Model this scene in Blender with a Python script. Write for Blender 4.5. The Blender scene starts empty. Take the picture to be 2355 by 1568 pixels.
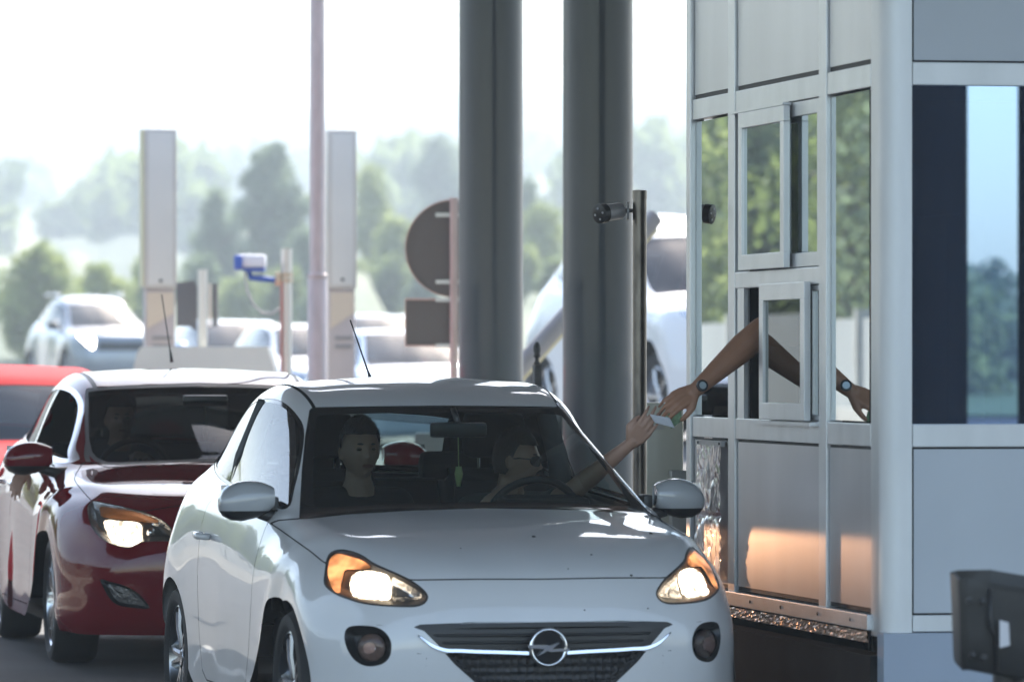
import bpy, bmesh, math, random
import numpy as np
from mathutils import Vector, Matrix, Euler
random.seed(7); rng = np.random.default_rng(7)
R = math.radians

# ------------------------------------------------------------------ camera, world, sun, exposure
sc = bpy.context.scene
F = 13083.0; CX = 1177.5; HY = 835.0; CH = 1.54        # focal length in photo pixels (photo taken as 2355 wide), horizon row, eye height
cd = bpy.data.cameras.new('camera'); cam = bpy.data.objects.new('camera', cd); sc.collection.objects.link(cam)
cam.location = (0, 0, CH); cam.rotation_euler = (R(90), 0, 0)
cd.lens = 200; cd.sensor_width = 36; cd.shift_y = (HY-784)/2355; cd.clip_start = .5; cd.clip_end = 5000
cd.dof.use_dof = True; cd.dof.focus_distance = 24.5; cd.dof.aperture_fstop = 4.3
sc.camera = cam
SUN_EL, SUN_AZ = 42, 14
w = bpy.data.worlds.new('World'); sc.world = w; w.use_nodes = True
wn = w.node_tree; bgn = wn.nodes['Background']
sky = wn.nodes.new('ShaderNodeTexSky'); sky.sky_type = 'NISHITA'; sky.sun_disc = False
sky.sun_elevation = R(SUN_EL); sky.sun_rotation = R(SUN_AZ); sky.air_density = 1.0; sky.dust_density = 1.3; sky.ozone_density = .15
wn.links.new(sky.outputs[0], bgn.inputs[0]); bgn.inputs[1].default_value = 0.12
sd = bpy.data.lights.new('sun', 'SUN'); sun = bpy.data.objects.new('sun', sd); sc.collection.objects.link(sun)
sd.energy = 3.2; sd.angle = R(.5); sd.color = (1, .93, .84)
sdir = Vector((math.sin(R(SUN_AZ))*math.cos(R(SUN_EL)), math.cos(R(SUN_AZ))*math.cos(R(SUN_EL)), math.sin(R(SUN_EL))))
sun.rotation_euler = sdir.to_track_quat('Z', 'Y').to_euler(); sun.location = (0, 40, 30)
vs = sc.view_settings; vs.view_transform = 'Standard'; vs.look = 'None'; vs.gamma = 1; vs.exposure = 2.0
sc.cycles.max_bounces = 8; sc.cycles.transparent_max_bounces = 16; sc.cycles.glossy_bounces = 5
sc.cycles.volume_bounces = 0; sc.cycles.sample_clamp_indirect = 6; sc.cycles.use_denoising = True
LANE = 11.1                                            # lane direction, degrees left of the view axis

# ------------------------------------------------------------------ materials
MATS = {}
def mat(name, col=(.5, .5, .5), rough=.5, metal=0, coat=0, emis=None, es=0, spec=.5, bump=None, var=None, alpha=None, brush=None):
    if name in MATS: return MATS[name]
    m = bpy.data.materials.new(name); m.use_nodes = True; nt = m.node_tree; b = nt.nodes['Principled BSDF']
    b.inputs['Base Color'].default_value = (*col, 1); b.inputs['Roughness'].default_value = rough
    b.inputs['Metallic'].default_value = metal; b.inputs['Specular IOR Level'].default_value = spec
    if coat: b.inputs['Coat Weight'].default_value = coat; b.inputs['Coat Roughness'].default_value = .02
    if emis: b.inputs['Emission Color'].default_value = (*emis, 1); b.inputs['Emission Strength'].default_value = es
    tc = None
    if var or bump or brush: tc = nt.nodes.new('ShaderNodeTexCoord')
    if var:                                            # (scale, amount[, stretch])
        mp = nt.nodes.new('ShaderNodeMapping'); nt.links.new(tc.outputs['Object'], mp.inputs[0])
        if len(var) > 2: mp.inputs['Scale'].default_value = var[2]
        n = nt.nodes.new('ShaderNodeTexNoise'); n.inputs['Scale'].default_value = var[0]; n.inputs['Detail'].default_value = 6
        nt.links.new(mp.outputs[0], n.inputs['Vector'])
        mr = nt.nodes.new('ShaderNodeMapRange'); mr.inputs[1].default_value = .3; mr.inputs[2].default_value = .7
        mr.inputs[3].default_value = 1-var[1]; mr.inputs[4].default_value = 1+var[1]
        nt.links.new(n.outputs[0], mr.inputs[0])
        mx = nt.nodes.new('ShaderNodeVectorMath'); mx.operation = 'SCALE'; mx.inputs[0].default_value = col
        nt.links.new(mr.outputs[0], mx.inputs['Scale']); nt.links.new(mx.outputs[0], b.inputs['Base Color'])
    if bump:                                           # (scale, strength, distance)
        n = nt.nodes.new('ShaderNodeTexNoise'); n.inputs['Scale'].default_value = bump[0]; n.inputs['Detail'].default_value = 4
        nt.links.new(tc.outputs['Object'], n.inputs['Vector'])
        bp = nt.nodes.new('ShaderNodeBump'); bp.inputs['Strength'].default_value = bump[1]; bp.inputs['Distance'].default_value = bump[2]
        nt.links.new(n.outputs[0], bp.inputs['Height']); nt.links.new(bp.outputs[0], b.inputs['Normal'])
    MATS[name] = m; return m
def glass(name, tint=(.6, .7, .68), ior=1.5, refl=1.0, rough=0.0, rcol=(1, 1, 1)):
    if name in MATS: return MATS[name]
    m = bpy.data.materials.new(name); m.use_nodes = True; nt = m.node_tree; nt.nodes.clear()
    o = nt.nodes.new('ShaderNodeOutputMaterial'); mx = nt.nodes.new('ShaderNodeMixShader')
    t = nt.nodes.new('ShaderNodeBsdfTransparent'); t.inputs[0].default_value = (*tint, 1)
    g = nt.nodes.new('ShaderNodeBsdfGlossy'); g.inputs['Roughness'].default_value = rough; g.inputs[0].default_value = (*rcol, 1)
    lw = nt.nodes.new('ShaderNodeFresnel'); lw.inputs[0].default_value = ior
    mu = nt.nodes.new('ShaderNodeMath'); mu.operation = 'MULTIPLY'; mu.inputs[1].default_value = refl; mu.use_clamp = True
    geo = nt.nodes.new('ShaderNodeNewGeometry')        # same facing rule from both sides of the pane
    nt.links.new(lw.outputs[0], mu.inputs[0]); nt.links.new(mu.outputs[0], mx.inputs[0])
    nt.links.new(t.outputs[0], mx.inputs[1]); nt.links.new(g.outputs[0], mx.inputs[2]); nt.links.new(mx.outputs[0], o.inputs[0])
    nt.nodes.remove(geo)
    MATS[name] = m; return m
def emit(name, col, s, scale=None, stretch=(1, 1, 1), lo=.3):
    if name in MATS: return MATS[name]
    m = bpy.data.materials.new(name); m.use_nodes = True; nt = m.node_tree; nt.nodes.clear()
    o = nt.nodes.new('ShaderNodeOutputMaterial'); e = nt.nodes.new('ShaderNodeEmission'); e.inputs[0].default_value = (*col, 1); e.inputs[1].default_value = s
    if scale:
        tc = nt.nodes.new('ShaderNodeTexCoord'); mp = nt.nodes.new('ShaderNodeMapping'); mp.inputs['Scale'].default_value = stretch
        n = nt.nodes.new('ShaderNodeTexNoise'); n.inputs['Scale'].default_value = scale; n.inputs['Detail'].default_value = 2
        mr = nt.nodes.new('ShaderNodeMapRange'); mr.inputs[1].default_value = .35; mr.inputs[2].default_value = .62; mr.inputs[3].default_value = lo*s; mr.inputs[4].default_value = s
        nt.links.new(tc.outputs['Object'], mp.inputs[0]); nt.links.new(mp.outputs[0], n.inputs['Vector']); nt.links.new(n.outputs[0], mr.inputs[0]); nt.links.new(mr.outputs[0], e.inputs[1])
    nt.links.new(e.outputs[0], o.inputs[0]); MATS[name] = m; return m

# ------------------------------------------------------------------ object helpers
COL = sc.collection
def thing(name, label, cat, loc=(0, 0, 0), rz=0, group=None):
    o = bpy.data.objects.new(name, None); COL.objects.link(o); o.location = loc; o.rotation_euler = (0, 0, rz)
    o.empty_display_size = .2
    return tag(o, label, cat, group)
def tag(o, label=None, cat=None, group=None, kind=None):
    if label: o['label'] = label
    if cat: o['category'] = cat
    if group: o['group'] = group
    if kind: o['kind'] = kind
    return o
def mobj(name, v, f, m, parent=None, smooth=True, normals=None):
    me = bpy.data.meshes.new(name); me.from_pydata([tuple(map(float, p)) for p in v], [], [tuple(map(int, q)) for q in f]); me.update()
    if smooth: me.polygons.foreach_set('use_smooth', [True]*len(me.polygons))
    me.materials.append(m)
    if normals is not None:
        try: me.normals_split_custom_set_from_vertices([tuple(map(float, p)) for p in normals])
        except Exception as e: print('normals', e)
    o = bpy.data.objects.new(name, me); COL.objects.link(o)
    if parent is not None: o.parent = parent
    return o
class MB:
    """collects simple solids into ONE mesh"""
    def __init__(s): s.v = []; s.f = []
    def add(s, v, f):
        k = len(s.v); s.v += [tuple(p) for p in v]; s.f += [tuple(i+k for i in q) for q in f]; return s
    def box(s, a, b, bev=0):
        (x0, y0, z0), (x1, y1, z1) = a, b
        if bev <= 0:
            v = [(x, y, z) for z in (z0, z1) for y in (y0, y1) for x in (x0, x1)]
            return s.add(v, [(0, 2, 3, 1), (4, 5, 7, 6), (0, 1, 5, 4), (2, 6, 7, 3), (0, 4, 6, 2), (1, 3, 7, 5)])
        bm = bmesh.new(); bmesh.ops.create_cube(bm, size=1)
        for q in bm.verts: q.co = Vector(((x0+x1)/2+q.co.x*(x1-x0), (y0+y1)/2+q.co.y*(y1-y0), (z0+z1)/2+q.co.z*(z1-z0)))
        bmesh.ops.bevel(bm, geom=bm.edges[:], offset=bev, segments=2, affect='EDGES', profile=.6)
        bm.verts.index_update(); s.add([q.co[:] for q in bm.verts], [[q.index for q in p.verts] for p in bm.faces]); bm.free(); return s
    def tube(s, pts, r, n=12, cap=True, closed=False):
        pts = [Vector(p) for p in pts]; m = len(pts); rr = r if hasattr(r, '__len__') else [r]*m
        up = None; rings = []
        for i, p in enumerate(pts):
            if closed: t = pts[(i+1) % m]-pts[i-1]
            else: t = pts[min(i+1, m-1)]-pts[max(i-1, 0)]
            t.normalize()
            if up is None: up = t.orthogonal().normalized()
            up = (up-t*up.dot(t)).normalized(); sdv = t.cross(up)
            rings.append([p+(up*math.cos(2*math.pi*k/n)+sdv*math.sin(2*math.pi*k/n))*rr[i] for k in range(n)])
        v = [q for ring in rings for q in ring]; f = []
        for i in range(m if closed else m-1):
            j = (i+1) % m
            for k in range(n): f.append((i*n+k, i*n+(k+1) % n, j*n+(k+1) % n, j*n+k))
        if cap and not closed: f += [tuple(range(n))[::-1], tuple((m-1)*n+k for k in range(n))]
        return s.add(v, f)
    def lathe(s, prof, n=24, axis='Z', o=(0, 0, 0)):
        v = []; f = []; m = len(prof)
        for r, h in prof:
            for k in range(n):
                a = 2*math.pi*k/n; c, q = r*math.cos(a), r*math.sin(a)
                p = (c, q, h) if axis == 'Z' else ((h, c, q) if axis == 'X' else (c, h, q))
                v.append((p[0]+o[0], p[1]+o[1], p[2]+o[2]))
        for i in range(m-1):
            for k in range(n): f.append((i*n+k, i*n+(k+1) % n, (i+1)*n+(k+1) % n, (i+1)*n+k))
        return s.add(v, f)
    def prism(s, poly, d0, d1, fn):
        """poly (a,b) list extruded from d0 to d1; fn(a,b,d)->xyz"""
        n = len(poly); v = [fn(a, b, d0) for a, b in poly]+[fn(a, b, d1) for a, b in poly]
        f = [tuple(range(n))[::-1], tuple(range(n, 2*n))]+[(i, (i+1) % n, n+(i+1) % n, n+i) for i in range(n)]
        return s.add(v, f)
    def build(s, name, m, parent=None, smooth=False, auto=None):
        o = mobj(name, s.v, s.f, m, parent, smooth)
        bm = bmesh.new(); bm.from_mesh(o.data); bmesh.ops.recalc_face_normals(bm, faces=bm.faces)
        if auto is not None:
            for e in bm.edges:
                if len(e.link_faces) == 2 and e.calc_face_angle(0) > R(auto): e.smooth = False
            for p in bm.faces: p.smooth = True
        bm.to_mesh(o.data); bm.free(); return o
def px(x, y, Y):
    """world point seen at photo pixel (x, y) when it stands Y metres ahead"""
    return Vector(((x-CX)/F*Y, Y, CH-(y-HY)/F*Y))
def ppm(Y): return F/Y

# ------------------------------------------------------------------ colours
PAINT_W = mat('white_paint', (.68, .68, .685), .38, .0, 1.0, var=(2.5, .035))
PAINT_R = mat('dark_red_paint', (.16, .004, .010), .45, 0, 1.0, spec=.0, var=(2.5, .05))
BLK = mat('black_plastic', (.012, .012, .013), .38)
BLKG = mat('gloss_black', (.008, .008, .009), .08)
RUB = mat('tyre_rubber', (.018, .018, .019), .75, bump=(60, .3, .002))
CHR = mat('chrome', (.8, .8, .82), .08, 1)
ALLOY = mat('alloy_rim', (.62, .63, .65), .22, 1)
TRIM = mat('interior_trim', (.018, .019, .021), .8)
SEATM = mat('seat_fabric', (.02, .02, .023), .95)
GAP = mat('panel_gap', (.006, .006, .006), .9)
WGL2 = glass('tinted_windscreen', (.16, .185, .19), 1.5, .6)
WGL = glass('windscreen_glass', (.62, .72, .70), 1.5, .5)
SGL = glass('side_glass', (.35, .42, .42), 1.55, 1.0)
LENS = glass('clear_lens', (.95, .95, .95), 1.45, .7)

# ------------------------------------------------------------------ smooth car skins: B-spline net, exact cuts along outlines
def pchip(xk, yk, xs):
    xk = np.asarray(xk, float); yk = np.asarray(yk, float); h = np.diff(xk); d = np.diff(yk)/h; n = len(xk); m = np.zeros(n)
    m[0] = d[0]; m[-1] = d[-1]
    for i in range(1, n-1):
        if d[i-1]*d[i] > 0:
            w1 = 2*h[i]+h[i-1]; w2 = h[i]+2*h[i-1]; m[i] = (w1+w2)/(w1/d[i-1]+w2/d[i])
    xs = np.asarray(xs, float); k = np.clip(np.searchsorted(xk, xs, side='right')-1, 0, n-2)
    t = (xs-xk[k])/h[k]; t2 = t*t; t3 = t2*t
    return (2*t3-3*t2+1)*yk[k]+(t3-2*t2+t)*h[k]*m[k]+(-2*t3+3*t2)*yk[k+1]+(t3-t2)*h[k]*m[k+1]
def bsp(t):
    return np.stack([(1-t)**3, 3*t**3-6*t**2+4, -3*t**3+3*t**2+3*t+1, t**3], -1)/6
def dbsp(t):
    return np.stack([-3*(1-t)**2, 9*t**2-12*t, -9*t**2+6*t+3, 3*t**2], -1)/6
def net_pad(C):
    C = np.concatenate([2*C[:1]-C[1:2], C, 2*C[-1:]-C[-2:-1]], 0)
    left = C[:, 1:2]*np.array([-1, 1, 1]); return np.concatenate([left, C, 2*C[:, -1:]-C[:, -2:-1]], 1)
def net_eval(C, su, sv, deriv=False):
    """C (nu,nv,3) -> S at su/sv samples per span"""
    nu, nv = C.shape[:2]; P = net_pad(C)
    U = np.arange((nu-1)*su+1)/su; V = np.arange((nv-1)*sv+1)/sv
    iu = np.minimum(U.astype(int), nu-2); iv = np.minimum(V.astype(int), nv-2)
    def mtx(i, t, n, fn):
        B = fn(t-i); M = np.zeros((len(t), n+2)); 
        for k in range(4): M[np.arange(len(t)), i+k] = B[:, k]
        return M
    A = mtx(iu, U, nu, bsp); B = mtx(iv, V, nv, bsp)
    S = np.einsum('ai,ijc,bj->abc', A, P, B, optimize=True)
    if not deriv: return S
    dA = mtx(iu, U, nu, dbsp); dB = mtx(iv, V, nv, dbsp)
    Su = np.einsum('ai,ijc,bj->abc', dA, P, B, optimize=True); Sv = np.einsum('ai,ijc,bj->abc', A, P, dB, optimize=True)
    N = np.cross(Sv, Su); N /= (np.linalg.norm(N, axis=2, keepdims=True)+1e-12)
    return S, N, U, V
class Skin:
    """half or whole surface: vertices, normals, net coordinates, polygons"""
    def __init__(s, P, N, W, faces): s.P = P; s.N = N; s.W = W; s.F = faces
    def split(s, phi):
        """-> (phi<0 part, phi>=0 part)"""
        if len(s.F) == 0: return s, s
        phi = np.where(np.abs(phi) < 1e-7, 1e-7, phi)
        neg = phi < 0; P, N, W = [list(a) for a in (s.P, s.N, s.W)]
        A = []; B = []; ecache = {}
        F4 = s.F
        lens = np.fromiter((len(q) for q in F4), int, len(F4)); flat = np.fromiter((i for q in F4 for i in q), int, lens.sum())
        st = np.concatenate([[0], np.cumsum(lens)[:-1]]); cnt = np.add.reduceat(neg[flat].astype(int), st)
        def cutv(a, b):
            k = (a, b) if a < b else (b, a)
            if k not in ecache:
                t = phi[k[0]]/(phi[k[0]]-phi[k[1]])
                for L in (P, N, W): L.append(L[k[0]]+(L[k[1]]-L[k[0]])*t)
                ecache[k] = len(P)-1
            return ecache[k]
        for q, c, l in zip(F4, cnt, lens):
            if c == 0: B.append(q)
            elif c == l: A.append(q)
            else:
                qa = []; qb = []
                for i in range(l):
                    a, b = q[i], q[(i+1) % l]; (qa if neg[a] else qb).append(a)
                    if neg[a] != neg[b]: x = cutv(a, b); qa.append(x); qb.append(x)
                if len(qa) > 2: A.append(tuple(qa))
                if len(qb) > 2: B.append(tuple(qb))
        P, N, W = np.array(P), np.array(N), np.array(W)
        return Skin(P, N, W, A).compact(), Skin(P, N, W, B).compact()
    def compact(s):
        if not s.F: return Skin(s.P[:0], s.N[:0], s.W[:0], [])
        lens = [len(q) for q in s.F]; flat = np.fromiter((i for q in s.F for i in q), int)
        u, inv = np.unique(flat, return_inverse=True); out = []; k = 0; inv = inv.tolist()
        for l in lens: out.append(tuple(inv[k:k+l])); k += l
        return Skin(s.P[u], s.N[u], s.W[u], out)
    def mirror(s):
        m = np.array([-1, 1, 1]); return Skin(s.P*m, s.N*m, s.W, [q[::-1] for q in s.F])
    def join(s, o):
        k = len(s.P); return Skin(np.concatenate([s.P, o.P]), np.concatenate([s.N, o.N]), np.concatenate([s.W, o.W]), list(s.F)+[tuple(i+k for i in q) for q in o.F])
    def offset(s, d): return Skin(s.P+s.N*(d if np.isscalar(d) else d[:, None]), s.N, s.W, s.F)
    def build(s, name, m, parent, keepn=True):
        if not s.F: return None
        n = s.N/(np.linalg.norm(s.N, axis=1, keepdims=True)+1e-12)
        return mobj(name, s.P, s.F, m, parent, True, n if keepn else None)
def smooth_poly(pts, n=6, closed=True):
    P = np.array(pts, float); m = len(P); out = []
    rng_ = range(m if closed else m-1)
    for i in rng_:
        p0, p1, p2, p3 = (P[(i-1) % m] if closed or i > 0 else P[0]), P[i], P[(i+1) % m], (P[(i+2) % m] if closed or i+2 < m else P[-1])
        for k in range(n):
            t = k/n; out.append(.5*((2*p1)+(-p0+p2)*t+(2*p0-5*p1+4*p2-p3)*t*t+(-p0+3*p1-3*p2+p3)*t**3))
    if not closed: out.append(P[-1])
    return np.array(out)
def sdist(Q, poly, closed=True, margin=None):
    """signed distance of 2-D points to polygon (negative inside); open line: plain distance"""
    poly = np.asarray(poly, float); out = np.full(len(Q), 1e3)
    if margin is None: margin = .25*max(np.ptp(poly[:, 0]), np.ptp(poly[:, 1]))+1e-3
    sel = np.where((Q[:, 0] > poly[:, 0].min()-margin) & (Q[:, 0] < poly[:, 0].max()+margin) & (Q[:, 1] > poly[:, 1].min()-margin) & (Q[:, 1] < poly[:, 1].max()+margin))[0]
    if not len(sel): return out
    q = Q[sel]; d = np.full(len(q), 1e9); ins = np.zeros(len(q), bool)
    m = len(poly)
    for i in range(m if closed else m-1):
        a, b = poly[i], poly[(i+1) % m]; ab = b-a; t = np.clip(((q-a)@ab)/(ab@ab+1e-12), 0, 1)
        d = np.minimum(d, np.linalg.norm(q-a-t[:, None]*ab, axis=1))
        if closed:
            c = ((a[1] > q[:, 1]) != (b[1] > q[:, 1]))
            with np.errstate(divide='ignore', invalid='ignore'): xi = a[0]+(q[:, 1]-a[1])*(b[0]-a[0])/(b[1]-a[1])
            ins ^= c & (q[:, 0] < xi)
    out[sel] = np.where(ins, -d, d); return out
class Car:
    def __init__(s, name, label, cat, O, yaw, stations, keys, su, sv, comp=.55, group=None):
        s.O = np.array([O[0], O[1], O[2] if len(O) > 2 else 0.]); s.yaw = R(yaw)
        s.root = thing(name, label, cat, tuple(s.O), s.yaw, group)
        nv = keys[-1]+1; C = []
        for st in stations:
            a = np.array(st, float); C.append(np.stack([pchip(keys, a[:, k], np.arange(nv)) for k in range(3)], 1))
        C = np.array(C); C0 = C.copy()
        for _ in range(3): C = C+comp*(C0-net_eval(C, 1, 1))
        C[:, 0, 0] = 0
        S, N, U, V = net_eval(C, su, sv, True); nu, nvv = S.shape[:2]
        UU, VV = np.meshgrid(U, V, indexing='ij')
        idx = np.arange(nu*nvv).reshape(nu, nvv)
        q = np.stack([idx[:-1, :-1], idx[:-1, 1:], idx[1:, 1:], idx[1:, :-1]], -1).reshape(-1, 4)
        N[:, 0, 0] = 0
        # make normals point outward
        if (N.reshape(-1, 3)[:, 2][S.reshape(-1, 3)[:, 2] > .9]).mean() < 0: N = -N; q = q[:, ::-1]
        s.skin = Skin(S.reshape(-1, 3), N.reshape(-1, 3), np.stack([UU.ravel(), VV.ravel()], 1), [tuple(t) for t in q.tolist()])
        s.C = C
    def world(s, P):
        c, n = math.cos(s.yaw), math.sin(s.yaw); P = np.asarray(P, float)
        return np.stack([s.O[0]+P[:, 0]*c-P[:, 1]*n, s.O[1]+P[:, 0]*n+P[:, 1]*c, s.O[2]+P[:, 2]], 1)
    def pix(s, P, side=-1):
        """photo pixel of local points, seen on the car's right (side=-1) or left half"""
        P = np.array(P, float); P[:, 0] = np.abs(P[:, 0])*side; w_ = s.world(P)
        return np.stack([CX+F*w_[:, 0]/w_[:, 1], HY-F*(w_[:, 2]-CH)/w_[:, 1]], 1)
    def hit(s, pts, side=-1, skin=None, facing=True):
        """local surface point under each photo pixel"""
        sk = skin or s.full; q = s.pix(sk.P, side); w_ = s.world(sk.P*np.array([side, 1, 1])); c, n = math.cos(s.yaw), math.sin(s.yaw)
        Nn = sk.N*np.array([side, 1, 1]); ny = Nn[:, 0]*n+Nn[:, 1]*c; ok = ny < 0 if facing else np.ones(len(q), bool)
        out = []
        for p in pts:
            d = np.hypot(q[:, 0]-p[0], q[:, 1]-p[1])+np.where(ok, 0, 1e4)
            i = np.argsort(d)[:4]; wgt = 1/(d[i]+.05); 
            P = (sk.P[i]*wgt[:, None]).sum(0)/wgt.sum(); out.append(P*np.array([side, 1, 1]))
        return np.array(out)

# ------------------------------------------------------------------ ground, canopy, columns
def gz(Y, X=0):                                             # the plaza climbs gently beyond the booths
    t = min(max((Y-38)/64, 0), 1); k = min(max((X+.196*(Y-21)-5.2)/2.5, 0), 1)*min(max((Y-40)/10, 0), 1); return 1.07*t+.60*min(max((62-Y)/8, 0), 1)*k*k*(3-2*k)
ASPH = mat('asphalt', (.055, .056, .058), .8, var=(1.3, .25), bump=(140, .4, .004))
FIELD = mat('dry_grass', (.16, .19, .075), .95, var=(.05, .35))
ys = [-205, -120, -60, -30, 0]+[k for k in range(10, 64, 3)]+[70, 90, 110, 140, 141, 180, 260, 400, 700]
xs = [-300, -150, -80, -40, -20, -10, 0, 4, 8, 9, 9.6, 10.2, 10.8, 11.5, 12.5, 20, 40, 80, 150, 300]
v = [(x-.196*y, y, gz(y, x-.196*y) if y < 141 else gz(140)-(y-140)*.02) for y in ys for x in xs]; n = len(xs)
f = [(i*n+k, i*n+k+1, (i+1)*n+k+1, (i+1)*n+k) for i in range(len(ys)-1) for k in range(n-1)]
tag(mobj('ground', v, f, ASPH), kind='structure')
def lane_pt(X0, Y): return (X0-.1962*(Y-21), Y)
WHT = mat('road_marking', (.62, .62, .6), .7, var=(9, .2))
for X0 in (-2.1,):
    m = MB(); p = [lane_pt(X0, y) for y in (5, 36)]; m.add([(p[0][0]-.07, 5, .004), (p[0][0]+.07, 5, .004), (p[1][0]+.07, 36, .004), (p[1][0]-.07, 36, .004)], [(0, 1, 2, 3)])
    tag(m.build('lane_line', WHT), kind='structure')
CONC = mat('concrete', (.42, .40, .36), .85, var=(4, .12), bump=(40, .3, .004))
isl = thing('traffic_island', 'raised concrete island the booth and the columns stand on', 'island', (2.50, 14, 0), R(LANE))
isl['kind'] = 'structure'; del isl['category']
m = MB(); m.box((0, 3, -.3), (3.6, 26, .15), .03)
for q in range(3): pass
m.build('kerb', CONC, isl)

CANW = mat('canopy_sheet', (.11, .115, .12), .5, var=(.6, .1))
BEAM = mat('canopy_beam', (.24, .23, .23), .5)
ca = thing('toll_canopy', 'wide flat canopy roof held over the toll lanes by paired columns', 'canopy', (*lane_pt(0, 21), 0), R(LANE))
ZC = 5.9
m = MB(); y0, y1 = -7.0, 14.9; x0, x1 = -14, 18
holes = [(.5, 11.2, 1.5, 12.4), (2.9, 11.4, 4.0, 13.0)]
gx = sorted({x0, x1, *[h[0] for h in holes], *[h[2] for h in holes]}); gy = sorted({y0, y1, *[h[1] for h in holes], *[h[3] for h in holes]})
for i in range(len(gx)-1):
    for j in range(len(gy)-1):
        cx, cy = (gx[i]+gx[i+1])/2, (gy[j]+gy[j+1])/2
        if any(h[0] < cx < h[2] and h[1] < cy < h[3] for h in holes): continue
        m.box((gx[i], gy[j], ZC), (gx[i+1], gy[j+1], ZC+.12))
m.build('roof_sheet', CANW, ca)
for k in range(13):
    y = y0+1.2+k*2.35
    if y < y1: MB().box((x0, y-.06, ZC-.16), (x1, y+.06, ZC-.004)).build('beam', BEAM, ca)
MB().box((x0-.1, y1+.004, ZC-.35), (x1+.1, y1+.08, ZC+.45)).build('fascia', mat('fascia', (.5, .5, .52), .5), ca)
MB().box((x0-.1, y0-.08, ZC-.35), (x1+.1, y0-.004, ZC+.45)).build('fascia', MATS['fascia'], ca)

COLM = mat('column_steel', (.048, .064, .082), .44, .0, coat=.3, spec=.5)
def column(X, Y, r, label, z0=.12, z1=None, group='round canopy columns', cm=None):
    t = thing('canopy_column', label, 'column', (X, Y, 0), 0, group)
    z1 = z1 or ZC-.165
    o = MB().lathe([(0.001, z0), (r, z0), (r, z0+.3), (r, 2.5), (r, z1), (.001, z1)], 64).build('shaft', cm or COLM, t, True, 40)
    MB().lathe([(r+.004, z0), (r+.12, z0), (r+.12, z0+.025), (r+.004, z0+.025)], 40).build('base_plate', COLM, t, False)
    return t
DKC = mat('shade_column', (.004, .005, .007), .9, spec=0)  # near-black colour stands in for shade on the added columns behind the viewpoint
column(.488, 32.3, .2, 'thick grey round column behind the camera pole, the nearer of the pair')
column(-.131, 35.4, .2, 'grey round column beside the back of the round road sign, the farther of the pair')
column(14.96, -5.88, .30, 'unseen dark column added behind the viewpoint to darken the front glass, nearer the booth corner', 0, cm=DKC)  # unseen columns added to darken the front glass and frame a sky strip
column(15.96, -5.60, .27, 'dark column added behind the viewpoint to darken the right end of the front glass', 0, cm=DKC)

# ------------------------------------------------------------------ the toll booth
ALU = mat('brushed_aluminium', (.60, .61, .62), .42, .55, var=(5, .09, (1, 1, .25)))
ALUL = mat('aluminium_frame', (.66, .67, .68), .36, .5, var=(6, .08, (1, 1, .4)))
PAN = mat('aluminium_panel', (.50, .50, .52), .36, .75, var=(1.4, .08, (2, 2, .3)))
PANF = mat('painted_panel', (.47, .50, .54), .45, .1, var=(1.8, .05))
SEAL = mat('black_seal', (.01, .01, .011), .6)
BGL = glass('booth_glass', (.16, .17, .18), 1.75, 1.15, .008, (.70, .75, .76))
BGF = glass('booth_front_glass', (.30, .33, .36), 1.6, 12.0, 0, (.44, .64, 1.0))
BX, BY = 1.368, 21.0
bo = thing('toll_booth', 'aluminium and glass toll booth with sliding windows beside the white car', 'toll booth', (BX, BY, 0), R(LANE))
def tpos(x, xo=0):                                           # photo column -> distance along the side face from the corner
    k = (x-CX)/F; c_, s_ = math.cos(R(LANE)), math.sin(R(LANE)); return (BX+xo*c_-(BY+xo*s_)*k)/(s_+c_*k)
Z = dict(top=4.4, r1=2.652, r0=2.567, s1=1.315, s0=1.230, b1=.609, b0=.548)
DEP = 3.0                                              # booth width along the front
t3, t2b, t2a, t1b, t1a, tL = tpos(2003), tpos(1903), tpos(1886), tpos(1692), tpos(1677), tpos(1584)
# corner post, rounded
pc = []
for k in range(9):
    a = math.pi+k*math.pi/2/8; pc.append((.075+.075*math.cos(a), .075+.075*math.sin(a)))
pc = [(-.0, t3+.0)]+pc+[(.112, 0), (.112, .03), (.03, .11), (.03, t3)]
MB().prism(pc, Z['b0']-.02, Z['top'], lambda a, b, d: (a, b, d)).build('corner_post', ALU, bo, True, 50)
MB().box((-.012, tL-.075, Z['b0']), (.05, tL, Z['top']), .006).build('end_post', ALUL, bo, True, 12)
for ta, tb in ((t2b, t2a), (t1b, t1a)):
    MB().box((-.006, ta, Z['b0']), (.06, tb, Z['top']), .004).build('mullion', ALUL, bo, True, 12)
cols = ((t3, t2b), (t2a, t1b), (t1a, tL-.076))
for i, (ta, tb) in enumerate(cols):
    g = .003
    for za, zb in ((Z['r0'], Z['r1']), (Z['s0'], Z['s1'])):
        MB().box((-.002, ta+g, za), (.055, tb-g, zb), .003).build('side_rail', ALUL, bo, True, 12)
    for za, zb in ((Z['r1'], Z['top']), (Z['b1'], Z['s0'])):
        MB().box((.012, ta+g, za+g), (.016, tb-g, zb-g)).build('seal', SEAL, bo)
        MB().box((.006, ta+.022, za+.02), (.011, tb-.01, zb-.012)).build('side_panel', PAN, bo)
    if i != 1:
        MB().box((.015, ta+g, Z['s1']+.001), (.02, ta+.022, Z['r0']-.001)).build('seal', SEAL, bo)
        MB().add([(.000, ta+.022, Z['s1']+.008), (.014, tb-.006, Z['s1']+.008), (.014, tb-.006, Z['r0']-.01), (.000, ta+.022, Z['r0']-.01)], [(0, 1, 2, 3)]).build('glass_pane', BGL, bo)
MB().box((-.02, t3-.02, Z['b0']-.0), (.06, tL, Z['b1']-.003), .004).build('bottom_rail', ALUL, bo, True, 12)
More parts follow.
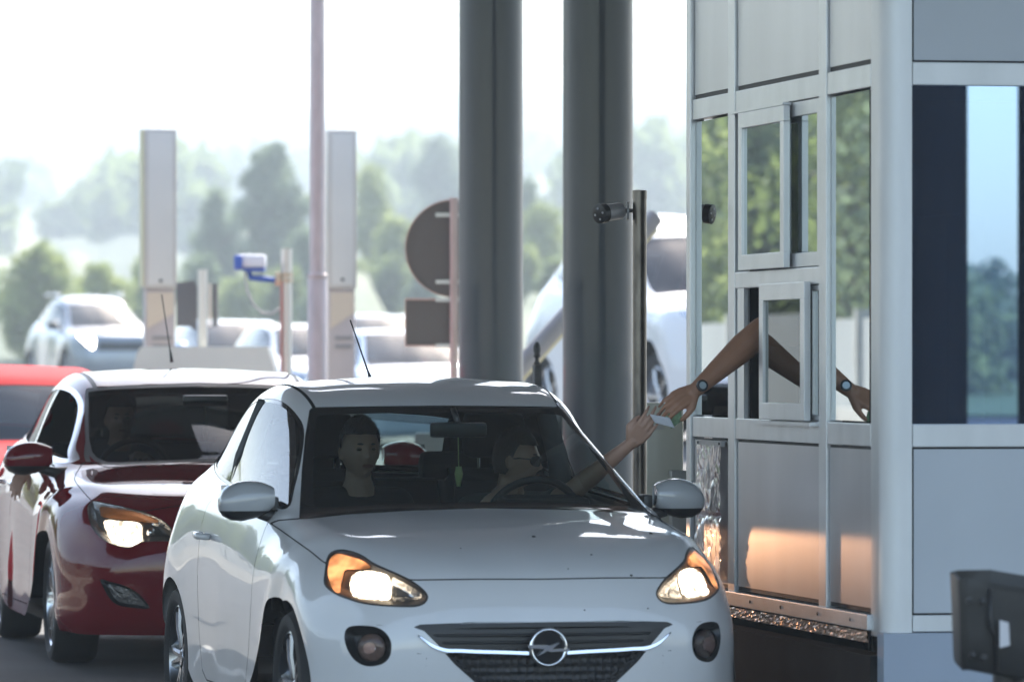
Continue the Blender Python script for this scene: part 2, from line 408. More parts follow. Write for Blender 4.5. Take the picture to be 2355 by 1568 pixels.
# sliding window units in the middle bay
def sash(name, ya, yb, za, zb, x0, fr=.05, gl=BGL, th=.026):
    s_ = MB()
    for a, b in (((x0, ya, za), (x0+th, yb, za+fr)), ((x0, ya, zb-fr), (x0+th, yb, zb)), ((x0, ya, za+fr), (x0+th, ya+fr, zb-fr)), ((x0, yb-fr, za+fr), (x0+th, yb, zb-fr))):
        s_.box(a, b, .002)
    o = s_.build(name, ALUL, bo, True, 12)
    MB().box((x0+.006, ya+fr, za+fr), (x0+.009, ya+fr+.012, zb-fr)).build('seal', SEAL, o)
    MB().add([(x0+.012, ya+fr, za+fr), (x0+.012, yb-fr, za+fr), (x0+.012, yb-fr, zb-fr), (x0+.012, ya+fr, zb-fr)], [(0, 1, 2, 3)]).build('pane', gl, o)
    return o
ZM1, ZM0 = 1.912, 1.845
MB().box((-.004, t2a+.002, ZM0), (.05, t1b-.002, ZM1), .004).build('middle_rail', ALUL, bo, True, 12)
sash('window_sash', tpos(1802, -.034), tpos(1697, -.034), ZM1+.004, Z['r0']-.014, -.034, .062)
sash('window_sash', t2a+.01, tpos(1797), ZM1+.004, Z['r0']-.004, .004, .055)
MB().box((-.034, tpos(1820), Z['r0']-.012), (.0, tpos(1697), Z['r0']-.002)).build('sash_track', ALUL, bo)
MB().box((-.038, tpos(1884), Z['s1']-.018), (.0, tpos(1745), Z['s1']-.004)).build('sash_track', ALUL, bo)
sash('window_sash', tpos(1849, -.038), tpos(1745, -.038), Z['s1']+.002, ZM0+.010, -.038, .066)
sash('window_sash', t2a+.01, tpos(1862), Z['s1']+.004, ZM0-.004, .006, .02, BGL)
MB().box((-.002, tpos(1712), Z['s1']), (.014, tpos(1697), ZM0)).build('window_jamb', ALUL, bo)
# front face
MB().box((.115, .0, Z['r0']), (DEP, .06, Z['r1']), .003).build('front_rail', ALU, bo, True, 12)
MB().box((.115, .0, Z['s0']), (DEP, .06, Z['s1']), .003).build('front_rail', ALU, bo, True, 12)
MB().box((.115, .0, Z['b0']), (DEP, .06, Z['b1']), .003).build('front_rail', ALU, bo, True, 12)
for za, zb in ((Z['r1'], Z['top']), (Z['b1'], Z['s0'])):
    MB().box((.113, .022, za), (DEP, .026, zb)).build('seal', SEAL, bo)
    MB().box((.122, .012, za+.008), (DEP, .02, zb-.008)).build('front_panel', PANF, bo)
MB().add([(.116, .02, Z['s1']), (DEP, .02, Z['s1']), (DEP, .02, Z['r0']), (.116, .02, Z['r0'])], [(0, 1, 2, 3)]).build('front_glass', BGF, bo)
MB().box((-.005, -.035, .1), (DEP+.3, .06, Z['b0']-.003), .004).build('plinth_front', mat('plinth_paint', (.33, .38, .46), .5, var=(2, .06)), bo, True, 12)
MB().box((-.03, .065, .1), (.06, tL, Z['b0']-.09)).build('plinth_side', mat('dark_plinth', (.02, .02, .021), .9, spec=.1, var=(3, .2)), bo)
# crinkled reflective foil under the bottom rail
rr = random.Random(3); v = []; f = []; nn = 240
for i in range(nn+1):
    y = t3-.03+(tL-t3+.03)*i/nn
    for j in range(7): v.append((-.022+rr.uniform(-.004, .004), y+rr.uniform(-.003, .003), Z['b0']-.004-.040*j/6))
for i in range(nn):
    for j in range(6): k = i*7+j; f.append((k, k+7, k+8, k+1))
mobj('foil_strip', v, f, mat('crinkled_foil', (.72, .52, .40), .32, .7), bo, False)  # copper tint puts the beam's orange light into the foil colour
for x_ in (1725, 1795, 1880, 1955): MB().lathe([(.001, -.0235), (.006, -.0225), (.007, -.0202)], 10, 'X', (0, tpos(x_, -.02), Z['b0']+.03)).build('screw', SEAL, bo)
# interior, roof, back walls
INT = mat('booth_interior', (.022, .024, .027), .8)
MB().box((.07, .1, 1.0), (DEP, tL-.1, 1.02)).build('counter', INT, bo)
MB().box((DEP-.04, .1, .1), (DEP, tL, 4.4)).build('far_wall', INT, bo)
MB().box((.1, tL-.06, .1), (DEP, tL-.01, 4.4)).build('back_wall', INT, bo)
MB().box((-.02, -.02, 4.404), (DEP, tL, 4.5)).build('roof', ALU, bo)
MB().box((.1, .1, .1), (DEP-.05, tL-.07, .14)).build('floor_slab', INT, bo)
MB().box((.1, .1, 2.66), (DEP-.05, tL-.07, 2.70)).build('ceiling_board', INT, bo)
pl = MB().lathe([(.001, 1.021), (.017, 1.021), (.017, 1.62), (.001, 1.62)], 20, o=(1.02, .55, 0)).build('blue_pipe', mat('blue_pipe', (.12, .22, .5), .4), bo, True)
MB().box((.95, .5, 1.35), (1.25, .62, 1.55), .01).build('monitor', BLK, bo)
MB().box((.33, .3, 1.021), (.48, .9, 2.1), .01).build('cabinet', INT, bo)
MB().box((.62, .6, 1.021), (.70, 1.2, 1.9), .01).build('screen_housing', INT, bo)

# camera pole with bullet camera
STEEL = mat('worn_steel', (.17, .15, .13), .33, .85, var=(22, .35, (1, 1, .3)), bump=(60, .25, .002))
cp = px(1471, 440, 25.0)
t = thing('camera_pole', 'brown galvanised tube post standing at the left edge of the booth', 'post', (cp.x, cp.y, 0))
MB().lathe([(.001, .12), (.031, .12), (.031, cp.z-.02), (.031, cp.z), (.001, cp.z)], 32).build('tube', STEEL, t, True, 40)
MB().lathe([(.0325, cp.z-.035), (.0325, cp.z+.003), (.02, cp.z+.006), (.001, cp.z+.006)], 32).build('cap', STEEL, t, True, 40)
zc = CH-(485-HY)/ppm(25)
t2 = thing('security_camera', 'small bullet surveillance camera clamped near the top of the brown post', 'camera', (cp.x, cp.y, zc))
sw = 1/ppm(25)
GREYP = mat('grey_enamel', (.30, .30, .31), .35, 0, .3)
MB().tube([(-.031, 0, 0), (-.048, 0, .001)], .009).build('bracket_arm', STEEL, t2, True)
MB().lathe([(.001, -.056), (.040, -.056), (.040, -.047), (.001, -.047)], 32, 'X').build('mount_disc', GREYP, t2, True, 40)
MB().tube([(-.056, 0, 0), (-.075, -.01, .002), (-.085, -.02, .0)], .010).build('ball_joint', BLK, t2, True)
a, b = Vector((-.083, -.02, .0)), Vector((-.165, -.10, -.014))
bd = MB().tube([a, a+(b-a)*.05, a+(b-a)*.95, b], [.028, .036, .039, .039], 28).build('camera_body', mat('camera_white', (.40, .40, .41), .4), t2, True, 60)
d = (b-a).normalized()
MB().tube([b-d*.012, b+d*.02, b+d*.021], [.043, .043, .040], 28).build('camera_hood', BLK, t2, True, 40)
fr = MB(); q = d.orthogonal().normalized(); q2 = d.cross(q)
for k in range(4):
    c = b+d*.0215+(q*math.cos(k*math.pi/2+.78)+q2*math.sin(k*math.pi/2+.78))*.024; fr.tube([c, c+d*.002], .0055, 10)
fr.build('infrared_lamp', mat('lamp_glass', (.5, .5, .52), .1), t2)

# ------------------------------------------------------------------ parts shared by all the cars
EM_LOW = emit('lit_headlamp', (1, .82, .58), 2.2, 70, (1, 1, .10), .12)
EM_AMB = emit('amber_lamp', (1, .38, .14), .62, 9, (1, 1, 1.6), .16)
LAMPD = mat('lamp_housing', (.05, .042, .038), .3)
LAMPC = mat('lamp_reflector', (.55, .55, .56), .16, .95, bump=(45, .8, .006))
FOGR = mat('fog_reflector', (.34, .22, .20), .25, .6, bump=(60, .5, .004))
def wheel(parent, x, y, z, r, w_, side, spokes, twin, rimr, width=.03, paint=None, steer=0):
    """tyre with its rim; side -1 = car's right"""
    t = MB(); o = x; W2 = w_
    prof = [(rimr-.012, -.02), (rimr, -.012), (rimr+.012, .004), (r-.055, .012), (r-.022, .006), (r-.004, -.022), (r, -.05), (r, -w_/2)]
    P = [(a, side*h) for a, h in prof]+[(a, side*(-w_-h)) for a, h in prof[::-1]]
    t.lathe(P, 48, 'X'); ob = t.build('wheel', RUB, parent, True, 40); ob.location = (x, y, z); ob.rotation_euler = (0, 0, steer)
    m = MB(); m.lathe([(rimr+.004, side*-.008), (rimr-.006, side*-.004), (rimr-.018, side*-.02), (rimr-.03, side*-.09), (rimr-.04, side*-.16)], 48, 'X')
    m.lathe([(.001, side*-.018), (.03, side*-.016), (.038, side*-.022), (.06, side*-.030), (.066, side*-.05), (.001, side*-.055)], 24, 'X')
    for k in range(spokes):
        a0 = 2*math.pi*k/spokes
        for da in (twin if twin else (0,)):
            def P3(rr, off, h): 
                a = a0+off/rr; return (side*h, rr*math.cos(a), rr*math.sin(a))
            r0, r1 = .045, rimr-.008; s0 = da*.045*.9; s1 = da*rimr
            v = []
            for rr, sh, hw, h in ((r0, s0, width*.5, -.028), ((r0+r1)/2, (s0+s1)/2*1.0, width*.33, -.018), (r1, s1, width*.42, -.022)):
                v += [P3(rr, sh-hw, h), P3(rr, sh-hw*.4, h+.010), P3(rr, sh+hw*.4, h+.010), P3(rr, sh+hw, h), P3(rr, sh+hw*.8, h-.03), P3(rr, sh-hw*.8, h-.03)]
            f = []
            for i in range(2):
                for j in range(6): f.append((i*6+j, i*6+(j+1) % 6, (i+1)*6+(j+1) % 6, (i+1)*6+j))
            m.add(v, f)
    for k in range(5):
        a = 2*math.pi*k/5; m.lathe([(.001, side*-.024), (.007, side*-.024), (.007, side*-.035)], 8, 'X', (0, .038*math.cos(a), .038*math.sin(a)))
    m.build('rim', paint or ALLOY, ob, True, 35)
    MB().lathe([(.001, side*-.10), (rimr-.05, side*-.10), (rimr-.05, side*-.12)], 32, 'X').build('brake_disc', mat('brake_steel', (.12, .11, .10), .5, .6), ob)
    return ob
def seat(parent, x, y, zb=.52, h=.62, tilt=20, name='seat', wd=.25, head=True):
    a = math.tan(R(tilt))
    m = MB(); m.box((x-wd, y-.45, zb-.22), (x+wd, y+.05, zb), .05)
    bm = bmesh.new(); bmesh.ops.create_cube(bm, size=1)
    for q in bm.verts: q.co = Vector((x+q.co.x*2*wd, y+q.co.y*.13, zb+h/2-.03+q.co.z*h))
    bmesh.ops.bevel(bm, geom=bm.edges[:], offset=.05, segments=3, affect='EDGES')
    for q in bm.verts: q.co.y += (q.co.z-zb)*a; 
    bm.verts.index_update(); m.add([q.co[:] for q in bm.verts], [[q.index for q in p.verts] for p in bm.faces]); bm.free()
    o = m.build(name, SEATM, parent, True, 50)
    if head:
        zt = zb+h+.11; yt = y+(zt-zb)*a
        MB().box((x-.13, yt-.06, zt-.10), (x+.13, yt+.05, zt+.09), .045).build('headrest', SEATM, o, True, 50)
        MB().tube([(x-.06, yt, zt-.17), (x-.06, yt, zt-.08)], .006).tube([(x+.06, yt, zt-.17), (x+.06, yt, zt-.08)], .006).build('headrest_post', CHR, o)
    return o
def steering(parent, c, r, tilt=28):
    m = MB(); T = Matrix.Translation(c) @ Matrix.Rotation(R(tilt), 4, 'X')
    ring = [T @ Vector((r*math.cos(a), 0, r*math.sin(a))) for a in np.linspace(0, 2*math.pi, 41)[:-1]]
    m.tube(ring, .016, 10, closed=True)
    for a in (R(0), R(180), R(270)):
        m.tube([T @ Vector((.03*math.cos(a), .01, .03*math.sin(a))), T @ Vector((r*math.cos(a), 0, r*math.sin(a)))], [.03, .012], 8)
    m.tube([T @ Vector((0, .02, 0)), T @ Vector((0, -.02, 0))], [.06, .07], 16)
    m.tube([T @ Vector((0, -.02, 0)), T @ Vector((0, -.3, 0))], .035, 12)
    return m.build('steering_wheel', mat('wheel_leather', (.016, .016, .017), .45), parent, True, 50)
def mirror_shell(parent, x0, y, z, L, h, dep, paint, side, split=.34, taper=None):
    """door mirror: painted shell above, black base below"""
    secs = taper or [(0, .50), (.08, .66), (.3, .92), (.55, 1.0), (.75, .90), (.90, .66), (.975, .36), (1.0, .05)]
    n = 28; up = []; lo = []; ringsv = []
    for t, s_ in secs:
        cx = x0+L*t; hh = h*s_; cz = z+.012*(1-t)-.012*t; ring = []
        for k in range(n):
            a = 2*math.pi*k/n; c, q = math.cos(a), math.sin(a)
            yy = -abs(c)**.8*dep*(.35+.65*s_) if c > 0 else abs(c)**.4*dep*.35*s_
            ring.append((cx*side, y+yy+.03*t, cz+hh*np.sign(q)*abs(q)**.85))
        ringsv.append(ring)
    v = [p for r_ in ringsv for p in r_]; m = len(secs); zs = z-h*split
    f = [(i*n+k, i*n+(k+1) % n, (i+1)*n+(k+1) % n, (i+1)*n+k) for i in range(m-1) for k in range(n)]+[tuple(range(n)), tuple((m-1)*n+k for k in range(n))]
    V = np.array(v); sk = Skin(V, np.zeros_like(V), np.zeros((len(V), 2)), [tuple(q) for q in f])
    lo_, up_ = sk.split(V[:, 2]-zs)
    o = up_.build('door_mirror', paint, parent, False); 
    for m_ in (o,):
        md = m_.modifiers.new('s', 'SUBSURF'); md.levels = md.render_levels = 1; md.boundary_smooth = 'PRESERVE_CORNERS'
    c = np.array([(x0+L*.5)*side, y, z])
    lo_.P = c+(lo_.P-c)*np.array([1.0, 1.0, 1.0]); l = lo_.build('mirror_base', BLK, o, False)
    arm = MB().tube([((x0-.10)*side, y+.06, z-h*.9), ((x0-.02)*side, y+.02, z-h*.86), ((x0+L*.25)*side, y, z-h*.62)], [.035, .028, .022], 14).build('mirror_arm', BLK, o, True)
    MB().box((min((x0+.02)*side, (x0+L*.93)*side), y+dep*.36, z-h*.7), (max((x0+.02)*side, (x0+L*.93)*side), y+dep*.37+.004, z+h*.75)).build('mirror_glass', CHR, o)
    return o
def cut_gap(sk, phi, w_):
    """split along an outline and open a gap of 2*w_: -> inside, outside, gap strip"""
    ins, out = sk.split(phi(sk)+w_)
    gap, out = out.split(phi(out)-w_)
    return ins, out, gap
def line_gap(sk, phi, w_):
    gap, out = sk.split(phi(sk)-w_); return out, gap
class Gaps:
    def __init__(s): s.L = []
    def add(s, g):
        if len(g.F): s.L.append(g)
    def build(s, parent, mirror=True):
        if not s.L: return
        g = s.L[0]
        for h in s.L[1:]: g = g.join(h)
        g = g.offset(-.006)
        if mirror: g = g.join(g.mirror())
        g.build('panel_gap', GAP, parent)
def side_phi(poly, ymin=-9, closed=True):
    def f(sk):
        d = sdist(sk.P[:, 1:3], poly, closed); d[sk.P[:, 0] < .40] = 1e3; return d
    return f
def px_phi(car, poly, side=-1, ymax=1.3, xmin=None, closed=True, sc_=1.0, zmin=None):
    poly = np.array(poly, float)
    def f(sk):
        d = sdist(car.pix(sk.P, side), poly, closed)*sc_; c, n = math.cos(car.yaw), math.sin(car.yaw)
        ny = sk.N[:, 0]*side*n+sk.N[:, 1]*c
        bad = (sk.P[:, 1] > ymax) | (ny > .25)
        if xmin is not None: bad |= sk.P[:, 0] < xmin
        if zmin is not None: bad |= sk.P[:, 2] < zmin
        d = np.where(bad, 60.0, d); return d
    return f
def circle(cy, cz, r, n=64, a0=0, a1=360):
    return [(cy+r*math.cos(R(a0+(a1-a0)*k/n)), cz+r*math.sin(R(a0+(a1-a0)*k/n))) for k in range(n)]
def bowl(sk, phi, depth, slope=1.2, back=(0, .6), scale=1/600.):
    d = np.clip(-phi(sk)*scale*slope, 0, depth)
    P = sk.P-sk.N*(d*(1-back[1]))[:, None]; P[:, 1] += d*back[1]
    return Skin(P, sk.N, sk.W, sk.F)
def antenna(parent, x, y, z, h, lean, name='antenna'):
    pts = [(x+lean[0]*t*h, y+lean[1]*t*h, z+t*h) for t in (0, .06, .12, .2, .4, .6, .8, 1)]
    MB().tube(pts, [.010, .009, .007, .0042, .0036, .0033, .003, .003], 10).build(name, BLK, parent, True)

def flat_pane(sk, inset=.006):
    """glass with one even curvature, set into its frame"""
    y, z = sk.P[:, 1], sk.P[:, 2]; yb = y-y.mean(); zb = z-1.2; A = np.stack([np.ones_like(y), yb, zb, yb*yb, yb*zb, zb*zb], 1); m = (z > z.min()+.03) & (z < z.max()-.06)
    m = m | True; c, *_ = np.linalg.lstsq(A[m], sk.P[m, 0], rcond=None); x = A@c
    x = np.minimum(np.maximum(x-.003, sk.P[:, 0]-.004), sk.P[:, 0]+.004)
    P = np.stack([x, y, z], 1); N = np.stack([np.ones_like(y), -(c[1]+2*c[3]*yb+c[4]*zb), -(c[2]+c[4]*yb+2*c[5]*zb)], 1); N /= np.linalg.norm(N, axis=1, keepdims=True)
    return Skin(P, N, sk.W, sk.F)
def wheel_well(parent, sg, y, z, r, xi, xo):
    m = MB(); n = 28; v = []
    for k in range(n+1):
        a = R(-25)+R(230)*k/n
        v += [(sg*xi, y+r*math.cos(a), z+r*math.sin(a)), (sg*xo, y+r*math.cos(a), z+r*math.sin(a))]
    f = [(2*k, 2*k+1, 2*k+3, 2*k+2) for k in range(n)]; f.append(tuple(2*k for k in range(n+1)))
    m.add(v, f).build('wheel_well', TRIM, parent)
# ------------------------------------------------------------------ the white hatchback
AK = [0, 2, 4, 6, 8, 10, 12]
ADAM = [
 [(0,-.74,.17),(.35,-.72,.17),(.60,-.64,.17),(.74,-.52,.17),(.80,-.40,.18),(.82,-.34,.18),(.82,-.30,.19)],
 [(0,-.785,.24),(.35,-.765,.24),(.61,-.68,.24),(.755,-.55,.24),(.82,-.43,.25),(.84,-.36,.26),(.842,-.31,.27)],
 [(0,-.798,.36),(.36,-.778,.36),(.63,-.69,.36),(.765,-.56,.36),(.832,-.44,.36),(.852,-.36,.36),(.854,-.31,.36)],
 [(0,-.80,.49),(.36,-.782,.49),(.625,-.70,.49),(.765,-.56,.50),(.838,-.43,.50),(.858,-.34,.49),(.86,-.27,.46)],
 [(0,-.792,.585),(.36,-.772,.585),(.605,-.69,.587),(.75,-.545,.595),(.83,-.40,.60),(.86,-.30,.585),(.864,-.21,.55)],
 [(0,-.77,.66),(.34,-.75,.662),(.58,-.67,.668),(.725,-.525,.685),(.815,-.35,.695),(.858,-.23,.665),(.866,-.13,.61)],
 [(0,-.735,.725),(.33,-.715,.73),(.56,-.625,.742),(.695,-.475,.768),(.79,-.28,.775),(.853,-.14,.72),(.866,-.04,.64)],
 [(0,-.665,.785),(.32,-.645,.79),(.54,-.54,.805),(.665,-.38,.832),(.77,-.17,.83),(.848,-.03,.755),(.866,.05,.65)],
 [(0,-.53,.845),(.315,-.50,.85),(.53,-.41,.86),(.655,-.26,.88),(.762,-.06,.86),(.846,.09,.765),(.866,.16,.64)],
 [(0,-.33,.893),(.315,-.30,.896),(.535,-.22,.90),(.66,-.10,.905),(.765,.07,.872),(.848,.20,.76),(.865,.26,.58)],
 [(0,-.08,.935),(.325,-.05,.938),(.56,.03,.932),(.68,.11,.925),(.778,.22,.878),(.850,.33,.74),(.862,.36,.46)],
 [(0,.14,.968),(.34,.18,.968),(.60,.26,.955),(.71,.33,.942),(.79,.41,.882),(.852,.50,.70),(.860,.50,.34)],
 [(0,.27,.995),(.35,.31,.993),(.635,.37,.975),(.735,.44,.958),(.803,.54,.888),(.854,.64,.68),(.860,.66,.25)],
 [(0,.37,1.06),(.34,.41,1.055),(.655,.50,1.02),(.748,.56,.968),(.810,.66,.893),(.856,.78,.66),(.858,.80,.20)],
 [(0,.56,1.175),(.33,.60,1.17),(.615,.70,1.135),(.750,.72,.978),(.815,.80,.90),(.857,.92,.65),(.857,.94,.20)],
 [(0,.76,1.285),(.31,.80,1.278),(.575,.88,1.24),(.752,.88,.988),(.818,.95,.906),(.858,1.05,.65),(.857,1.06,.20)],
 [(0,.90,1.352),(.30,.94,1.345),(.550,1.01,1.31),(.752,1.02,.996),(.820,1.07,.912),(.858,1.16,.65),(.857,1.17,.20)],
 [(0,1.02,1.400),(.30,1.05,1.392),(.548,1.10,1.355),(.752,1.14,1.002),(.820,1.19,.918),(.858,1.26,.65),(.857,1.27,.20)],
 [(0,1.22,1.452),(.30,1.24,1.443),(.555,1.27,1.402),(.750,1.30,1.01),(.820,1.33,.925),(.856,1.38,.65),(.855,1.39,.20)],
 [(0,1.50,1.484),(.30,1.51,1.474),(.562,1.52,1.43),(.745,1.53,1.022),(.818,1.55,.935),(.853,1.56,.66),(.850,1.57,.20)],
 [(0,1.80,1.484),(.30,1.80,1.473),(.560,1.80,1.425),(.738,1.80,1.035),(.815,1.79,.95),(.852,1.78,.67),(.846,1.75,.21)],
 [(0,2.10,1.462),(.29,2.09,1.45),(.545,2.07,1.40),(.725,2.05,1.055),(.812,2.03,.965),(.855,2.01,.69),(.850,1.95,.26)],
 [(0,2.36,1.42),(.28,2.34,1.405),(.52,2.30,1.36),(.70,2.27,1.085),(.800,2.24,.985),(.862,2.20,.72),(.866,2.14,.45)],
 [(0,2.56,1.36),(.27,2.53,1.345),(.49,2.48,1.30),(.665,2.43,1.11),(.785,2.38,1.0),(.862,2.34,.74),(.870,2.30,.55)],
 [(0,2.67,1.25),(.27,2.645,1.24),(.48,2.60,1.20),(.645,2.54,1.09),(.765,2.48,.99),(.858,2.44,.74),(.870,2.40,.56)],
 [(0,2.76,1.08),(.27,2.74,1.07),(.48,2.69,1.05),(.64,2.62,1.0),(.755,2.56,.93),(.850,2.52,.72),(.868,2.49,.54)],
 [(0,2.83,.93),(.28,2.81,.93),(.49,2.76,.92),(.65,2.69,.88),(.76,2.61,.82),(.845,2.57,.68),(.860,2.55,.50)],
 [(0,2.89,.72),(.30,2.87,.72),(.52,2.82,.72),(.68,2.73,.70),(.78,2.64,.66),(.835,2.62,.58),(.850,2.60,.42)],
 [(0,2.90,.50),(.30,2.88,.50),(.52,2.83,.50),(.68,2.74,.49),(.78,2.65,.46),(.825,2.63,.40),(.840,2.62,.34)],
 [(0,2.86,.28),(.30,2.84,.28),(.52,2.79,.28),(.67,2.71,.28),(.77,2.63,.28),(.81,2.61,.28),(.82,2.60,.26)],
]

for _i in range(2, 8):                                 # lower front corners a little slimmer
    ADAM[_i] = [(p[0]-(.02 if p[0] > .74 else 0), p[1], p[2]) for p in ADAM[_i]]
wc = Car('white_hatchback', 'white small hatchback with lit headlights stopped beside the toll booth', 'car', (-.054, 21.80, 0), 13.4, ADAM, AK, 14, 14)
wc.full = wc.skin; wr = wc.root
def c3(p): return [((1100+x/3.155)/1.5287, (1900+y/3.155)/1.5287) for x, y in p]
def c1(p): return [(327.1+x*.4786, 817.7+y*.4786) for x, y in p]
HL = smooth_poly(c3([(145,235),(175,150),(235,108),(320,95),(440,115),(560,165),(660,235),(800,300),(960,370),(1100,440),(1220,530),(1275,600),(1270,660),(1220,710),(1120,735),(960,735),(760,725),(560,700),(400,655),(260,600),(160,530),(120,460),(130,350)]), 4)
LOWB = smooth_poly(c3([(405,450),(430,370),(500,320),(600,312),(720,335),(830,375),(862,440),(872,520),(862,620),(800,655),(650,640),(520,635),(440,600),(410,530)]), 4)
HIB = smooth_poly(c3([(880,400),(960,430),(1060,480),(1160,545),(1220,600),(1180,635),(1060,655),(900,660),(890,560)]), 4)
AMBR = smooth_poly(c3([(170,280),(195,190),(270,140),(400,165),(540,210),(640,285),(560,300),(430,300),(350,310),(322,400),(300,480),(300,570),(240,560),(190,470),(165,370)]), 4)
FOGO = smooth_poly(c3([(350,1040),(372,975),(430,945),(560,938),(700,955),(800,1010),(860,1100),(872,1190),(850,1290),(780,1360),(670,1390),(560,1380),(460,1320),(390,1220),(355,1120)]), 4)
CAP = c3([(1175+95*math.cos(a), 1345+95*math.sin(a)) for a in np.linspace(0, 2*math.pi, 33)[:-1]])
GRI = [(948,1441),(965,1436),(1000,1434),(1100,1432),(1258,1430),(1400,1428),(1400,1640),(1258,1640),(1170,1622),(1100,1575),(1045,1526),(1005,1480),(975,1450)]
WSO = [(712,940),(722,936),(850,934),(1019,932),(1400,930),(1400,1163),(1118,1166),(950,1171),(800,1180),(720,1189),(688,1191),(690,1150),(694,1080),(702,1000)]
WSG = smooth_poly([(742,953),(850,949),(1019,946),(1300,945),(1400,946),(1400,1152),(1118,1152),(950,1156),(800,1163),(735,1166),(722,1150),(719,1080),(722,1010),(727,970)], 3)
HOOD = [(1400,1331),(1258,1331),(1100,1331),(959,1333),(900,1330),(800,1320),(743,1291),(715,1268),(680,1243),(645,1218),(622,1203),(640,1196),(688,1192),(720,1190),(800,1181),(950,1172),(1118,1167),(1400,1164)]
SWIN = smooth_poly([(.50,.975),(.60,1.05),(.78,1.17),(.96,1.275),(1.14,1.345),(1.35,1.385),(1.6,1.395),(1.9,1.38),(2.15,1.345),(2.36,1.275),(2.47,1.20),(2.43,1.14),(2.2,1.095),(1.9,1.06),(1.5,1.03),(1.0,1.005),(.7,.985)], 4)
DOOR = [(.56,.965),(.545,.80),(.555,.62),(.60,.42),(.66,.29),(.75,.255),(1.55,.255),(1.66,.29),(1.72,.42),(1.75,.62),(1.76,.85),(1.74,1.03)]
G = Gaps(); sk = wc.skin
# wheel openings
for cy in (-.09, 2.311):
    _, sk = sk.split(side_phi(circle(cy, .30, .345))(sk))
# windscreen with its black rim
ws, sk = sk.split(px_phi(wc, WSO, ymax=1.25, zmin=.85)(sk))
# the lamps
hp = px_phi(wc, HL); hl, sk = sk.split(hp(sk))
fp = px_phi(wc, FOGO, ymax=0); fo, sk = sk.split(fp(sk))
gp = px_phi(wc, GRI, ymax=0); gr, sk = sk.split(gp(sk))
sk, g = line_gap(sk, px_phi(wc, CAP, ymax=0), 0) if False else (sk, None)
# side glass and tail glass
sw, sk = sk.split(side_phi(SWIN)(sk))
rw, sk = sk.split(np.maximum(np.abs(sk.W[:, 0]-24.05)-.95, sk.W[:, 1]-3.3)*.1)
# hood, doors, bumper seams
hood, sk, g = cut_gap(sk, px_phi(wc, HOOD, ymax=1.0), 1.5); G.add(g)
door, sk, g = cut_gap(sk, side_phi(DOOR), .0028); G.add(g)
ring_ = lambda s_: np.abs(px_phi(wc, CAP, ymax=0)(s_)); g, sk = sk.split(ring_(sk)-.9); G.add(g)
# crease along the lip above the grille
crease = [(866,1436),(948,1437),(1100,1430),(1400,1427)]
sk, g = line_gap(sk, px_phi(wc, crease, ymax=0, closed=False), 1.0); G.add(g)
sk, g = line_gap(sk, lambda s_: np.where(s_.W[:, 1] > 5.5, 9, np.abs(s_.W[:, 1]-3.62)*.11+np.where((s_.W[:, 0] < 16.6) | (s_.W[:, 0] > 23), 9, 0)), .006); G.add(g)
sk.join(sk.mirror()).build('body', PAINT_W, wr)
hood.join(hood.mirror()).build('bonnet', PAINT_W, wr)
door.mirror().build('door', PAINT_W, wr); door.build('door', PAINT_W, wr)
G.build(wr)
# windscreen: black printed rim and clear middle
wi, wb = ws.split(px_phi(wc, WSG, ymax=1.25, zmin=.85)(ws))
o = wi.join(wi.mirror()).offset(-.003).build('windscreen', WGL, wr)
wb.join(wb.mirror()).offset(-.003).build('windscreen_rim', BLKG, o)
# side windows: rubber frame, divider, panes
swp = side_phi(SWIN)
si, sf = sw.split(swp(sw)+.014)
sd_, si = si.split(np.abs(si.P[:, 1]-(1.66+(si.P[:, 2]-1.0)*.25))-.012)
fr_, rr_ = si.split(si.P[:, 1]-(1.66+(si.P[:, 2]-1.0)*.25))
for sgn in (-1, 1):
    mm = (lambda s_: s_.mirror()) if sgn < 0 else (lambda s_: s_)
    mm(sf).offset(-.002).build('window_frame', BLKG, wr); mm(flat_pane(sd_, .002)).build('window_divider', BLKG, wr)
    if sgn < 0: mm(flat_pane(fr_)).build('door_window', SGL, wr)
    mm(flat_pane(rr_)).build('quarter_window', SGL, wr)
rg, rb = rw.split(np.maximum(np.abs(rw.W[:, 0]-24.05)-.8, rw.W[:, 1]-3.0)*.1)
rg.join(rg.mirror()).offset(-.003).build('rear_window', glass('rear_glass', (.62, .72, .72), 1.45, .6), wr)
rb.join(rb.mirror()).offset(-.003).build('rear_window_rim', BLKG, wr)
# inner lining keeps the cabin dark
up_, _ = sk.join(sk.mirror()).split(.93-sk.join(sk.mirror()).P[:, 2]) if False else (None, None)
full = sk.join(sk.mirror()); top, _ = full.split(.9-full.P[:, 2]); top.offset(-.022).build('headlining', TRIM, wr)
MB().box((-.79, .15, .16), (.79, 2.6, .22)).box((-.56, -.42, .16), (.56, .35, .5)).build('underbody', TRIM, wr)
